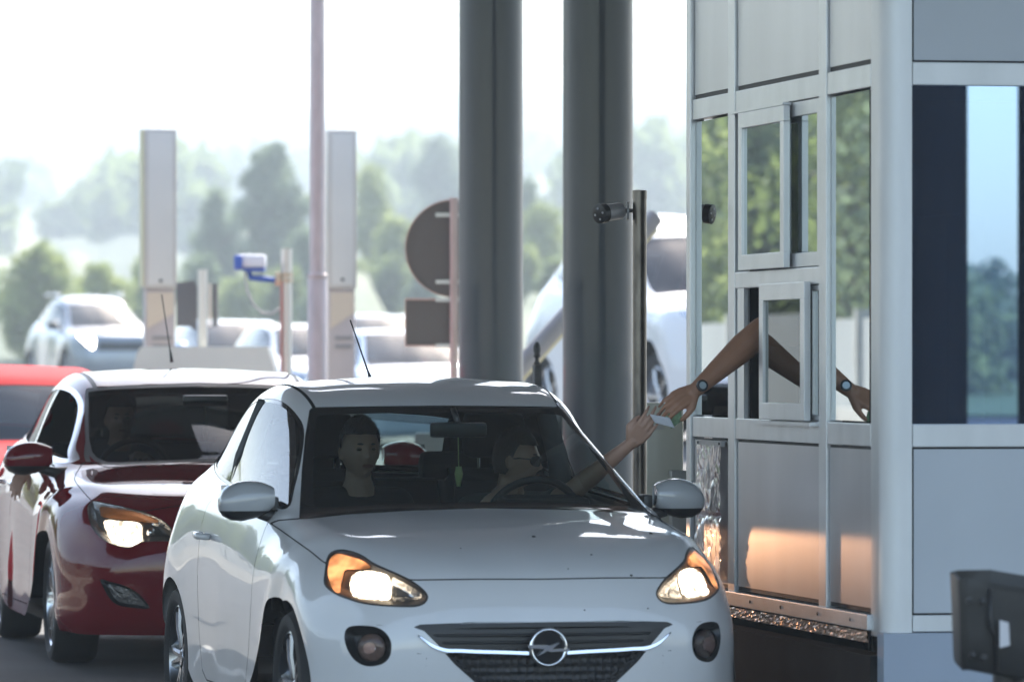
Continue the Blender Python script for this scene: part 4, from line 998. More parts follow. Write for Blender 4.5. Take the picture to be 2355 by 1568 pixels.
# rolling hills rise behind the plaza
RID = np.array([(-900, 380), (-300, 392), (0, 402), (60, 404), (165, 372), (240, 380), (330, 382), (480, 384), (540, 360), (700, 362), (800, 366), (860, 350), (960, 325), (1060, 318), (1200, 330), (1290, 322), (1400, 300), (1480, 292), (1580, 300), (2000, 320), (3200, 380)], float)
HILLM = mat('hill_fields', (.10, .14, .05), .95); nt = HILLM.node_tree; tc = nt.nodes.new('ShaderNodeTexCoord'); mp = nt.nodes.new('ShaderNodeMapping'); mp.inputs['Scale'].default_value = (.010, .0045, .05)
n1 = nt.nodes.new('ShaderNodeTexNoise'); n1.inputs['Scale'].default_value = 1.4; n1.inputs['Detail'].default_value = 4; cr = nt.nodes.new('ShaderNodeValToRGB')
e = cr.color_ramp.elements; e[0].position = .40; e[0].color = (.045, .07, .04, 1); e[1].position = .60; e[1].color = (.26, .26, .17, 1); k_ = e.new(.52); k_.color = (.12, .15, .09, 1)
nt.links.new(tc.outputs['Object'], mp.inputs[0]); nt.links.new(mp.outputs[0], n1.inputs['Vector']); nt.links.new(n1.outputs[0], cr.inputs[0]); nt.links.new(cr.outputs[0], nt.nodes['Principled BSDF'].inputs['Base Color'])
Ys = [150, 190, 240, 300, 400, 540, 720, 940, 1250, 1550, 1750, 2000]; prof = [.0, .03, .055, .085, .13, .20, .31, .44, .63, .86, 1.0, .95]
gx_ = np.linspace(-1400, 3600, 90); V = []; hr = np.random.default_rng(5)
for Y, p in zip(Ys, prof):
    for x in gx_:
        ztop = tz(np.interp(x, RID[:, 0], RID[:, 1]), 1750); X = tpx(x, Y)
        V.append((X, Y, .3+(ztop-.3)*p+(math.sin(x*.012+Y*.02)*1.2+math.sin(x*.03+Y*.008)*.8)*(p > .05)*(1 if p < .95 else .3)))
m_ = len(gx_); Q = [(i*m_+k, i*m_+k+1, (i+1)*m_+k+1, (i+1)*m_+k) for i in range(len(Ys)-1) for k in range(m_-1)]
tag(mobj('hills', V, Q, HILLM), kind='structure')
# woods far off, read as one mass
rg = np.random.default_rng(11); C = []
def hz_at(x, Y):
    p = np.interp(Y, Ys, prof); return .3+(tz(np.interp(x, RID[:, 0], RID[:, 1]), 1750)-.3)*p
for k in range(1000):
    band = rg.choice([0, 0, 0, 1, 2]); Y = (rg.uniform(1600, 1760), rg.uniform(930, 1080), rg.uniform(520, 640))[band]; x = rg.uniform(-1300, 2600)
    if band and math.sin(x*.011+band*2)+.5*math.sin(x*.031+band) < -.25: continue
    h = rg.uniform(4, 11)*(1.7 if band == 0 else 1.0); X = tpx(x, Y); z = hz_at(x, Y); w_ = rg.uniform(4, 9)*(1.6 if band == 0 else 1)
    d = rg.normal(size=(80, 3)); d /= np.linalg.norm(d, axis=1, keepdims=True); C.append(np.array([X, Y, z+h*.35])+d*np.array([w_*.6, w_*.5, h*.6])*rg.uniform(.5, 1, (80, 1)))
V, Q = quads(np.concatenate(C), 2.0, rg); tag(fastmesh('far_woods', V, Q, LG[0]), kind='stuff')
def T(label, x, Y, ytop, wpx, kind, n, seed, **k):
    zb = hz_at(x, Y)-.2 if Y > 155 else gz(Y)-.3; tree(label, tpx(x, Y), Y, zb, tz(ytop, Y)-zb, wpx/ppm(Y), kind, n, seed, group=TG, **k)
T('tall grey-green tree left of the thin street lamp, its top against the sky', 620, 265, 330, 190, 1, 9000, 3, slim=.95)
T('shorter tree leaning on the left flank of the tall grey-green one', 505, 262, 430, 130, 1, 5000, 4)
T('round bushy tree beside the far left edge above the silver off-roader', 75, 180, 562, 210, 2, 7000, 5, low=.05)
T('low bush between the round bushy tree and the left ticket tower', 225, 185, 612, 170, 2, 5000, 6, low=.05)
T('slender light-green tree just right of the second ticket tower', 850, 268, 372, 130, 2, 5000, 7)
T('low yellow-green tree left of the round road sign', 905, 240, 500, 150, 2, 5000, 8, low=.08)
T('dark hillside tree above the round road sign', 1010, 430, 312, 150, 1, 5000, 9)
T('tree filling the gap between the two round columns', 1245, 236, 470, 170, 2, 6000, 10, low=.06)
T('darker tree behind the gap between the two round columns', 1190, 300, 400, 170, 1, 5000, 12)
T('small tree low behind the blue camera', 700, 240, 520, 140, 1, 4000, 13, low=.05)
for k in range(13):
    x_ = (330, 400, 470, 560, 655, 745, 810, 905, 975, 1215, 1270, 1490, 1545)[k]; T('pale green bush in the hazy row of scrub on the low slope', x_, 200+(k*37 % 45), (600, 640, 585, 640, 610, 655, 600, 590, 630, 560, 590, 520, 545)[k], (120, 110, 120, 150, 130, 120, 130, 120, 110, 100, 100, 110, 120)[k], (2, 0, 1)[k % 3], 3000, 80+k, low=.02)
for o_ in [o for o in COL.objects if o.get('label', '').startswith('pale green bush')]: o_['group'] = 'scrub on the low slope'; o_['category'] = 'bush'; o_.name = 'bush'
# trees along the noise wall, off to the left, mirrored in the booth glass and the car doors
NG = 'trees along the noise wall'
for k in range(20):
    s_ = 58+k*5.6; X0, Y0 = -22-.05*k-.1962*(s_-60)-(k % 2)*2.5, s_
    tree('leafy tree standing in the row behind the pale noise wall', X0-5, Y0, .3, 7.5+.16*k+2.0*math.sin(k*2.1), 6.5, (0, 2, 1)[k % 3], 6500, 30+k, low=.02, leaf=.16, group=NG)
BARW = mat('noise_wall_panel', (.34, .35, .34), .8, var=(.7, .12, (1, 1, .2)))
nw = thing('noise_wall', 'long pale panelled noise wall along the left side of the plaza', 'wall', (-21, 60, 0), R(LANE))
MB().box((-.08, -40, .0), (.08, 75, 2.25)).build('panel', BARW, nw)
for k in range(24): MB().box((-.16, -40+k*5, 0), (.16, -39.8+k*5, 2.4)).build('post', CONC, nw)
bw_ = thing('concrete_barrier', 'low beige concrete barrier in front of the pale noise wall', 'barrier', (-17.5, 60, 0), R(LANE)); MB().prism([(-.3, 0), (.3, 0), (.12, .3), (.1, .95), (-.1, .95), (-.12, .3)], -40, 60, lambda a, b, d: (a, d, b)).build('barrier_body', CONC, bw_)
# behind the viewpoint: a wooded rise with a few houses, seen mirrored in the front glass
V = [(x, y, z) for y, z in ((-100, .1), (-130, .3), (-160, 1), (-200, 2)) for x in (-200, 0, 100, 180, 260, 420)]
V = [(x, y, z+(1.0 if x > 150 and z >= 1 else 0)) for x, y, z in V]
tag(mobj('hill_behind', V, [(i*6+k, i*6+k+1, (i+1)*6+k+1, (i+1)*6+k) for i in range(3) for k in range(5)], mat('meadow', (.07, .11, .04), .9)), kind='structure')
for k in range(8):
    xx = 66+k*2.4; tree('tree on the wooded rise behind the viewpoint', xx, -125-k*2, 0, 2.8+k*.30, 5.5, k % 2, 2500, 60+k, low=.02, group='trees on the rise behind')
# haze
hz = MB().box((-700, -204, -12), (900, 2100, 110)).build('haze', mat('haze_air', (1, 1, 1)), None)
hm = bpy.data.materials.new('haze_volume'); hm.use_nodes = True; nt = hm.node_tree; nt.nodes.clear(); o = nt.nodes.new('ShaderNodeOutputMaterial'); pv = nt.nodes.new('ShaderNodeVolumePrincipled')
pv.inputs['Density'].default_value = .00105; pv.inputs['Color'].default_value = (.80, .92, 1, 1); pv.inputs['Anisotropy'].default_value = .1
nt.links.new(pv.outputs[0], o.inputs['Volume']); hz.data.materials.clear(); hz.data.materials.append(hm); tag(hz, kind='stuff')

# ------------------------------------------------------------------ ticket towers, posts, signs, cameras, barrier
BEI = mat('beige_enamel', (.52, .48, .43), .45, 0, .2, var=(2, .04)); BEI2 = mat('pale_panel', (.62, .59, .54), .4, 0, .2); CRM = mat('cream_edge', (.60, .56, .36), .5)
def cyl(name, x, Y, r, ztop, m, parent, zb=None, n=24):
    P = px(x, 0, Y); return MB().lathe([(.001, 0), (r, 0), (r, ztop-.004), (r*.9, ztop), (.001, ztop)], n).build(name, m, parent, True, 40)
def tower(label, xa, xb, ytop, yb, Y, side, holey):
    xc = (xa+xb)/2; g = gz(Y); X = tpx(xc, Y); W = (xb-xa)/ppm(Y)*.97; zt = tz(ytop, Y)-g; zl = tz(yb, Y)-g
    t = thing('ticket_tower', label, 'ticket machine', (X, Y, g), R(10), 'tall ticket towers beside the far lane')
    D = .24
    o = MB().box((-W/2, 0, zl), (W/2, D, zt), .012).build('upper_case', BEI, t, True, 50)
    MB().box((-W/2+.03, -.006, zl+.03), (W/2-.03, .004, zt-.03), .004).build('door_panel', BEI2, o, True, 50)
    hz_ = tz(holey, Y)-g; MB().lathe([(.001, -.012), (.014, -.012), (.014, -.004), (.001, -.004)], 16, 'Y', (0, 0, hz_)).build('lock', BLK, o)
    if side < 0: MB().box((-W/2-.018, .01, zl+.02), (-W/2-.001, D-.01, zt-.004)).build('edge_strip', CRM, t)
    w2 = W/2-.012
    MB().box((-w2, .02, 0), (w2, D-.02, zl-.002), .01).build('lower_case', mat('dusty_pink_panel', (.46, .38, .35), .5, var=(3, .05)), t, True, 50)
    MB().prism([(-w2+.01, zl-.03), (w2-.01, zl-.03), (w2-.01, zl-.20), (-w2+.01, zl-.33)], .012, .019, lambda a, b, d: (a, d, b)).build('slot_plate', mat('tan_plate', (.60, .48, .36), .4), t)
    for q in (0, 1): MB().box((-w2*.55, .010, zl-.42-q*.07), (w2*.75, .019, zl-.39-q*.07)).build('speaker_slot', mat('grey_slot', (.25, .23, .22), .6), t)
    return t
tower('tall beige ticket tower with a cream left edge at the far left', 331, 408, 297, 664, 47, -1, 646)
tower('tall beige ticket tower right against the thin street lamp', 753, 822, 299, 664, 47, 1, 643)
# sign panel seen edge on behind the left tower
t = thing('lane_signal', 'dark grey lane signal boards on a short steel post behind the left ticket tower', 'signal', (tpx(466, 46), 46, gz(46)), 0)
MB().lathe([(.001, 0), (.04, 0), (.04, tz(620, 46)-gz(46)), (.001, tz(620, 46)-gz(46))], 20).build('post', mat('pale_steel', (.6, .57, .53), .3, .6), t, True, 40)
DG = mat('dark_grey_board', (.10, .10, .105), .5); q = 1/ppm(46); zz = lambda y: tz(y, 46)-gz(46)
MB().prism([(-61*q, zz(650)), (-20*q, zz(645)), (-14*q, zz(660)), (-14*q, zz(758)), (-22*q, zz(758)), (-30*q, zz(750)), (-61*q, zz(750))], .05, .08, lambda a, b, d: (a, d, b)).build('board', DG, t)
MB().box((22*q, .05, zz(750)), (33*q, .2, zz(652))).build('board', DG, t)
MB().box((13*q, .05, zz(750)), (19*q, .1, zz(652))).build('board_edge', MATS['pale_steel'], t)
# beige concrete block
t = thing('concrete_block', 'long beige concrete crash block under the ticket towers', 'block', (tpx(465, 45), 45, gz(45)), 0)
q = 1/ppm(45); zt = tz(797, 45)-gz(45)
MB().prism([(-200*q, 0), (-185*q, zt*.62), (-150*q, zt*.97), (-140*q, zt), (150*q, zt), (165*q, zt*.9), (200*q, 0)], 0, .7, lambda a, b, d: (a, d, b)).build('block_body', mat('beige_concrete', (.74, .70, .60), .85, var=(2, .06)), t)
# street lamp
t = thing('street_lamp', 'thin pale street lamp column with a thicker foot beside the right ticket tower', 'lamp post', (tpx(730, 42), 42, gz(42)), 0)
zs = tz(632, 42)-gz(42); LP = mat('galvanised_pole', (.50, .42, .40), .5, .35, var=(16, .10, (1, 1, .4)))
MB().lathe([(.001, 0), (.073, 0), (.073, zs-.01), (.066, zs), (.058, zs+.03), (.050, 8.5), (.001, 8.5)], 28).build('pole', LP, t, True, 40)
MB().lathe([(.0745, zs-.03), (.0745, zs), (.062, zs+.012)], 28).build('collar', LP, t, True, 40)
MB().tube([(0, 0, 8.3), (-.2, 0, 8.7), (-.9, 0, 8.9)], .03).build('arm', LP, t, True); MB().box((-1.6, -.12, 8.85), (-.85, .12, 8.97), .03).build('lamp_head', LP, t, True, 50)
# blue camera on its post
t = thing('camera_post', 'bright steel post with clamps carrying the blue and white camera', 'post', (tpx(659, 44), 44, gz(44)), 0)
q = 1/ppm(44); zt = tz(572, 44)-gz(44)
MB().lathe([(.001, 0), (.042, 0), (.042, zt), (.001, zt)], 24).build('post', MATS['pale_steel'], t, True, 40)
MB().box((-.046, -.044, 0), (-.030, -.02, zt-.25)).build('cable_duct', mat('faded_red', (.6, .25, .2), .6), t)
for z_ in (645, 632): MB().lathe([(.046, -.015), (.052, -.015), (.052, .015), (.046, .015)], 20, 'Z', (0, 0, tz(z_, 44)-gz(44))).build('clamp', mat('brass_steel', (.55, .45, .34), .35, .7), t, True, 40)
BLU = mat('camera_blue', (.06, .14, .50), .4)
zc = tz(602, 44); t2 = thing('lane_camera', 'white camera with blue housing and arm on the bright steel post', 'camera', (tpx(577, 44), 44, zc), 0)
MB().box((-.10, -.1, -.045), (.115, .16, .055), .02).build('camera_housing', mat('white_cover', (.8, .8, .82), .4), t2, True, 50)
MB().box((-.125, -.12, -.065), (-.06, .14, .05), .012).build('front_hood', BLU, t2, True, 50)
MB().box((-.06, -.08, -.075), (.11, .14, -.046), .008).build('base_tray', BLU, t2, True, 50)
MB().tube([(-.02, 0, -.07), (-.0, 0, -.125), (.06, 0, -.13), (.235, 0, -.145)], [.02, .024, .024, .02]).build('camera_arm', BLU, t2, True, 50)
MB().box((.19, -.05, -.19), (.235, .05, -.08), .008).build('arm_bracket', MATS['brass_steel'], t2, True, 50)
MB().tube([(-.045+.0*k, 0, -.08-.0*k) for k in range(1)]+[(-.045, 0, -.12), (-.03, 0, -.22), (.02, 0, -.33), (.09, 0, -.395), (.16, 0, -.40), (.225, 0, -.36)], .008, 8).build('cable', mat('grey_cable', (.55, .52, .5), .5), t2, True)
# road sign seen from the back
Ys_ = 38.5; q = 1/ppm(Ys_); t = thing('road_sign', 'back of a round road sign above a small square plate on one post', 'road sign', (tpx(1044, Ys_), Ys_, gz(Ys_)), 0)
zz = lambda y: tz(y, Ys_)-gz(Ys_)
MB().lathe([(.001, 0), (.028, 0), (.028, zz(455)), (.001, zz(455))], 20).build('post', LP, t, True, 40)
SB = mat('sign_back', (.135, .132, .13), .45, .3, var=(1, .04)); RIM = mat('sign_rim', (.55, .40, .36), .4, .3)
o = MB().lathe([(.001, -.0), (.325, -.0), (.325, .006), (.001, .006)], 64, 'Y', (0, .045, zz(571))).build('round_plate', SB, t, False)
MB().lathe([(.325, -.012), (.333, -.012), (.333, .010), (.325, .010)], 64, 'Y', (0, .045, zz(571))).build('plate_rim', RIM, o, False)
o2 = MB().box((-.325, .045, zz(793)), (.325, .051, zz(690)), 0).build('square_plate', SB, t)
m = MB().box((-.333, .035, zz(797)), (-.325, .055, zz(686))).box((.325, .035, zz(797)), (.333, .055, zz(686))).box((-.3251, .035, zz(797)), (.3251, .055, zz(793))).box((-.3251, .035, zz(690)), (.3251, .055, zz(686))); m.build('plate_rim', RIM, o2)
for y_ in (494, 648, 689, 795):
    MB().box((-.125, .028, zz(y_)-.014), (.06, .040, zz(y_)+.014)).build('bracket', mat('zinc', (.6, .6, .6), .3, .8), t)
# fence post with a finial, barrier boom, barrier cabinet
Yf = 30.5; q = 1/ppm(Yf); t = thing('finial_post', 'short dark square post with a turned finial between the two columns', 'post', (tpx(1235, Yf), Yf, .15), R(20))
zf = tz(785, Yf)-.15
MB().box((-.020, -.020, 0), (.020, .020, zf-.125), .003).build('post', mat('dark_post', (.05, .05, .052), .5, var=(30, .4)), t, True, 50)
MB().lathe([(.001, zf-.125), (.022, zf-.122), (.012, zf-.108), (.010, zf-.09), (.018, zf-.082), (.020, zf-.075), (.016, zf-.068), (.021, zf-.045), (.018, zf-.02), (.008, zf-.004), (.001, zf)], 20).build('finial', MATS['dark_post'], t, True)
Yb = 38; p0, p1 = px(1180, 862, Yb), px(1320, 706, Yb+.3); d = (p1-p0).normalized(); p1 = p0+d*1.6; pb = p0-d*.75
t = thing('barrier_boom', 'slanting grey barrier boom rising between the two round columns', 'barrier', tuple(pb), 0)
MB().tube([(0, 0, 0), tuple(p1-pb)], .062, 20).build('boom', mat('boom_grey', (.30, .30, .31), .45), t, True, 40)
MB().tube([tuple(Vector((0, .02, -.075))), tuple(p1-pb+Vector((0, .02, -.075)))], .03, 12).build('boom_edge', CRM, t, True, 40)
MB().box((-.2, -.15, -pb.z+.1), (.15, .15, .12), .02).build('boom_base', mat('boom_base_grey', (.25, .25, .26), .5), t, True, 50)
Yc = 26.3; q = 1/ppm(Yc); t = thing('barrier_cabinet', 'cream steel cabinet behind the brown camera post at the booth edge', 'cabinet', (tpx(1531, Yc), Yc, .15), R(4))
zz = lambda y: tz(y, Yc)-.15
MB().box((-44*q, 0, 0), (41*q, .35, zz(926)), .012).build('cabinet_body', mat('cream_paint', (.50, .49, .40), .45, 0, .2, var=(2, .05)), t, True, 50)
MB().box((-42*q, -.003, zz(988)), (-4*q, .001, zz(975))).build('name_plate', mat('plate_grey', (.45, .44, .40), .4), t)
MB().box((6*q, -.16, 0), (42*q, -.01, zz(1080)), .008).build('socket_box', mat('box_grey', (.30, .30, .28), .5), t, True, 50)
# plastic sleeve hung on the booth side
ta, tb = tpos(1668), tpos(1614); zt_, zb_ = 1.20, .64
v = []; f = []; nu_, nv_ = 34, 90; rr = np.random.default_rng(9)
ph = rr.uniform(0, 6.28, 8)
for j in range(nv_+1):
    for i in range(nu_+1):
        a = i/nu_; b = j/nv_; amp = .006+.016*b if b < .5 else .010
        e_ = math.sin(a*22+3*b+ph[0])*.5+math.sin(a*13+9*b+ph[1]+2*math.sin(b*11))*.5+math.sin(a*31-14*b+ph[2])*.35+math.sin(b*40+a*9+ph[3])*.25
        pinch = math.exp(-((b-.52)/.03)**2)
        v.append((-.014-abs(amp*e_)*(1-pinch)-.004, ta+(tb-ta)*(a+.05*math.sin(b*7+a*3)*(b)), zt_+(zb_-zt_)*b))
for j in range(nv_):
    for i in range(nu_): k = j*(nu_+1)+i; f.append((k, k+1, k+nu_+2, k+nu_+1))
t = thing('plastic_sleeve', 'crumpled clear plastic sleeve hanging on the left side panel of the booth', 'plastic sleeve', (BX, BY, 0), R(LANE))
pm = glass('crumpled_plastic', (.86, .86, .88), 1.5, 1.5, .10); o = mobj('sleeve', v, f, pm, t); 
MB().box((-.020, ta-.01, zt_-.005), (-.004, tb+.01, zt_+.018)).build('hem', mat('clear_hem', (.45, .46, .47), .3), t)
m = MB()
for y_ in (ta+.02, tb-.02): MB().lathe([(.001, -.026), (.006, -.024), (.006, -.014), (.001, -.014)], 10, 'X', (0, y_, zt_+.008)).build('screw', BLK, t)
# black crash bin in the right foreground
Yn = 17.5; q = 1/ppm(Yn); t = thing('black_bin', 'dark moulded plastic bin with a side slot in the right foreground', 'bin', (tpx(2300, Yn), Yn, 0), R(0))
BP_ = mat('bin_plastic', (.016, .016, .016), .42, bump=(80, .15, .002))
zz = lambda y: tz(y, Yn); xx = lambda x: (x-2300)*q
# thick-walled box: side rings
ring = lambda y, x0, x1, dy0, dy1: [(xx(x0), dy0, zz(y)), (xx(x1), dy0+.04, zz(y+14)), (xx(x1)+.02, dy1, zz(y+8)), (xx(x0)+.01, dy1, zz(y-4))]
lv = [(1338, 2205, 2380), (1345, 2204, 2380), (1400, 2208, 2380), (1450, 2212, 2380), (1530, 2226, 2380), (1538, 2236, 2372), (1640, 2246, 2370), (2100, 2270, 2350)]
tops = [(xx(2205), 0, zz(1334)), (xx(2222), -.02, zz(1331)), (xx(2290), -.0, zz(1345)), (xx(2420), .02, zz(1362)), (xx(2440), .32, zz(1345)), (xx(2300), .36, zz(1322)), (xx(2222), .32, zz(1322)), (xx(2204), .30, zz(1326))]
def shrink(P, k, dz):
    c = np.mean(P, 0); return [tuple(c[:2]+(np.array(p[:2])-c[:2])*k)+(p[2]-dz,) for p in P]
L_ = [tops, shrink(tops, 1.01, .02), shrink(tops, .985, .09), shrink(tops, .97, .16), shrink(tops, .94, .262), shrink(tops, .90, .278)]
v = [p for r_ in L_ for p in r_]; n_ = 8; f = [(i*n_+k, i*n_+(k+1) % n_, (i+1)*n_+(k+1) % n_, (i+1)*n_+k) for i in range(len(L_)-1) for k in range(n_)]
# opening of the slot on the near face: drop one quad of row 2-3 and build the wall thickness behind it
L2 = [shrink(tops, .93, -.0), shrink(tops, .90, .05), shrink(tops, .86, .26)]
b0 = len(v); v += [p for r_ in L2 for p in r_]
f += [(k, (k+1) % n_, b0+(k+1) % n_, b0+k) for k in range(n_)]+[(b0+i*n_+k, b0+(i+1)*n_+k, b0+(i+1)*n_+(k+1) % n_, b0+i*n_+(k+1) % n_) for i in range(2) for k in range(n_)]+[tuple(b0+2*n_+k for k in range(n_))]+[tuple(5*n_+k for k in range(n_))]
ob = mobj('bin_body', v, f, BP_, t); md = ob.modifiers.new('b', 'BEVEL'); md.width = .008; md.segments = 2
MB().lathe([(.001, 0), (.05, 0), (.05, zz(1545)), (.001, zz(1545))], 20, 'Z', (xx(2330), .16, 0)).build('pedestal', BP_, t, True, 40)
FR = lambda x, y, d=-.03: (xx(x), d, zz(y))
MB().prism([(xx(2297), zz(1424)), (xx(2318), zz(1430)), (xx(2321), zz(1482)), (xx(2297), zz(1488))], -.032, -.024, lambda a, b, d: (a, d+(a)*.25, b)).build('slot', mat('white_bag', (.62, .60, .60), .5), t)
m = MB(); 
for (a, b) in ((2228, 1380), (2260, 1382), (2236, 1505), (2262, 1512)): MB().lathe([(.001, -.03), (.010, -.028), (.011, -.015)], 12, 'Y', (xx(a), -.0, zz(b))).build('bolt', BLK, t)
MB().tube([(xx(2275), -.022, zz(1352)), (xx(2277), -.020, zz(1445)), (xx(2288), -.012, zz(1462)), (xx(2290), -.008, zz(1540))], .006, 8).build('seam_rib', BLK, t, True)
# low beam of the dark red car, grazing the booth panels
sp = bpy.data.lights.new('low_beam', 'SPOT'); so = bpy.data.objects.new('low_beam', sp); COL.objects.link(so); so.parent = rc.root
sp.energy = 40; sp.color = (1, .50, .24); sp.spot_size = R(40); sp.spot_blend = .03; sp.shadow_soft_size = .02
so.location = (.70, -.90, .74)
lw_ = Matrix.Rotation(-rc.yaw, 4, 'Z') @ (Vector((1.15, 22.3, 0))-Vector((-.8, 28.6, 0))); lw_.z = -math.tan(R(18.6))*lw_.length; so.rotation_euler = lw_.to_track_quat('-Z', 'Y').to_euler()

# ------------------------------------------------------------------ people
SKIN = mat('skin', (.42, .25, .18), .5, var=(9, .06)); SKIN2 = mat('deeper_skin', (.34, .17, .10), .5, var=(9, .08)); SHIRT = mat('black_cotton', (.013, .013, .015), .9); HAIRD = mat('dark_hair', (.012, .010, .009), .6, bump=(120, .8, .004)); HAIRB = mat('brown_hair', (.05, .035, .022), .6, bump=(120, .8, .004))  # SKIN2: deeper, redder skin for the attendant
def ball(m, c, r, n=12):
    c = Vector(c); pr = [(max(r*math.sin(math.pi*i/n), .0004), -r*math.cos(math.pi*i/n)) for i in range(n+1)]
    m.lathe(pr, 14, 'Z', c); return m
def chain(m, pts, n=14):
    """limb through (point, radius) joints"""
    for (a, ra), (b, rb) in zip(pts[:-1], pts[1:]):
        a, b = Vector(a), Vector(b); k = 7; m.tube([a+(b-a)*i/k for i in range(k+1)], [ra+(rb-ra)*(i/k) for i in range(k+1)], n)
    for p, r in pts: ball(m, p, r*.995)
    return m
def hand(m, wrist, d, nrm, thumb, curl=(.35, .5, .35), spread=.10, k=1.0, thumb_curl=.5, wr=.024, lens=(1, 1.1, 1.02, .82)):
    """palm, four jointed fingers, thumb from the palm's side. d: along fingers, nrm: back of hand, thumb: thumb side"""
    d = Vector(d).normalized(); nrm = Vector(nrm); nrm = (nrm-d*nrm.dot(d)).normalized(); s_ = d.cross(nrm).normalized()
    if s_.dot(Vector(thumb)) < 0: s_ = -s_
    W = Vector(wrist)
    for i in range(4):
        o = (1.5-i)*.0205*k; kn = W+d*(.088-.006*abs(i-1))*k+s_*o; chain(m, [(W+s_*o*.55+d*.008, .0145*k), (W+d*.045*k+s_*o*.85, .0145*k), (kn, .0115*k)], 10)
        ax = s_; ang = 0; p = kn; L = [.042*lens[i]*k, .027*lens[i]*k, .020*lens[i]*k]; r0 = (.0092, .0095, .0090, .0080)[i]*k; dd = (d+s_*(1.5-i)*spread*.4).normalized(); pts = [(p, r0*1.08)]
        for j in range(3):
            dd = (Matrix.Rotation(curl[j] if d.cross(nrm).dot(s_) < 0 else -curl[j], 3, s_) @ dd)
            if j == 0 and dd.dot(nrm) > 0.01+d.dot(nrm): dd = (Matrix.Rotation(-2*curl[j] if d.cross(nrm).dot(s_) < 0 else 2*curl[j], 3, s_) @ dd)
            p = p+dd*L[j]; pts.append((p, r0*(1-.11*(j+1))))
        chain(m, pts, 10)
    t0 = W+s_*.022*k+d*.018*k; td = (s_*.75+d*.75-nrm*.25).normalized(); t1 = t0+td*.042*k; td2 = (td-s_*thumb_curl*.9+d*.3-nrm*.2).normalized(); t2 = t1+td2*.032*k; t3 = t2+(td2-s_*.2-nrm*.1).normalized()*.024*k
    chain(m, [(t0, .0165*k), (t1, .0125*k), (t2, .0108*k), (t3, .0085*k)], 10)
    chain(m, [(W-d*.02, wr*k), (W+d*.012*k, wr*.95*k)], 14)
    return m
def head_mesh(scale=1.0, n=56, k=44):
    """a face: brow, sockets, nose, lips, chin, ears; looks along -Y, origin at mid head"""
    V = []; Fq = []
    g = lambda a, b, s_: math.exp(-((a-b)/s_)**2)
    for i in range(k+1):
        th = math.pi*i/k; z = math.cos(th); r = math.sin(th)
        for j in range(n):
            a = 2*math.pi*j/n; x, y = r*math.sin(a), -r*math.cos(a)      # a=0 is the face
            X, Y, Z_ = x*.079, y*.094, z*.118; f = max(0, -y)
            if z < 0: X *= 1-.30*min(1, -z)**1.3; Y *= (1-.10*min(1, -z)) if y < 0 else (1-.42*min(1, -z)**1.2)
            if f > 0:
                fx = x
                Y += -.025*g(fx, 0, .16)*(g(z, -.22, .13))                      # nose tip
                Y += -.010*g(fx, 0, .12)*g(z, .0, .22)                         # bridge
                Y += -.005*g(z, .20, .09)*g(abs(fx), .28, .3)                  # brow
                Y += .014*g(abs(fx), .38, .17)*g(z, .07, .10)                  # sockets
                Y += -.006*g(abs(fx), .5, .2)*g(z, -.15, .16)                  # cheekbones
                Y += -.009*g(fx, 0, .24)*(g(z, -.46, .045)+.9*g(z, -.56, .05)) # lips
                Y += .004*g(fx, 0, .26)*g(z, -.51, .018)
                Y += -.010*g(fx, 0, .28)*g(z, -.80, .14)                       # chin
                Y += .004*g(fx, 0, .3)*g(z, -.66, .05)
            V.append((X*scale, Y*scale, Z_*scale))
    for i in range(k):
        for j in range(n): Fq.append((i*n+j, i*n+(j+1) % n, (i+1)*n+(j+1) % n, (i+1)*n+j))
    return V, Fq
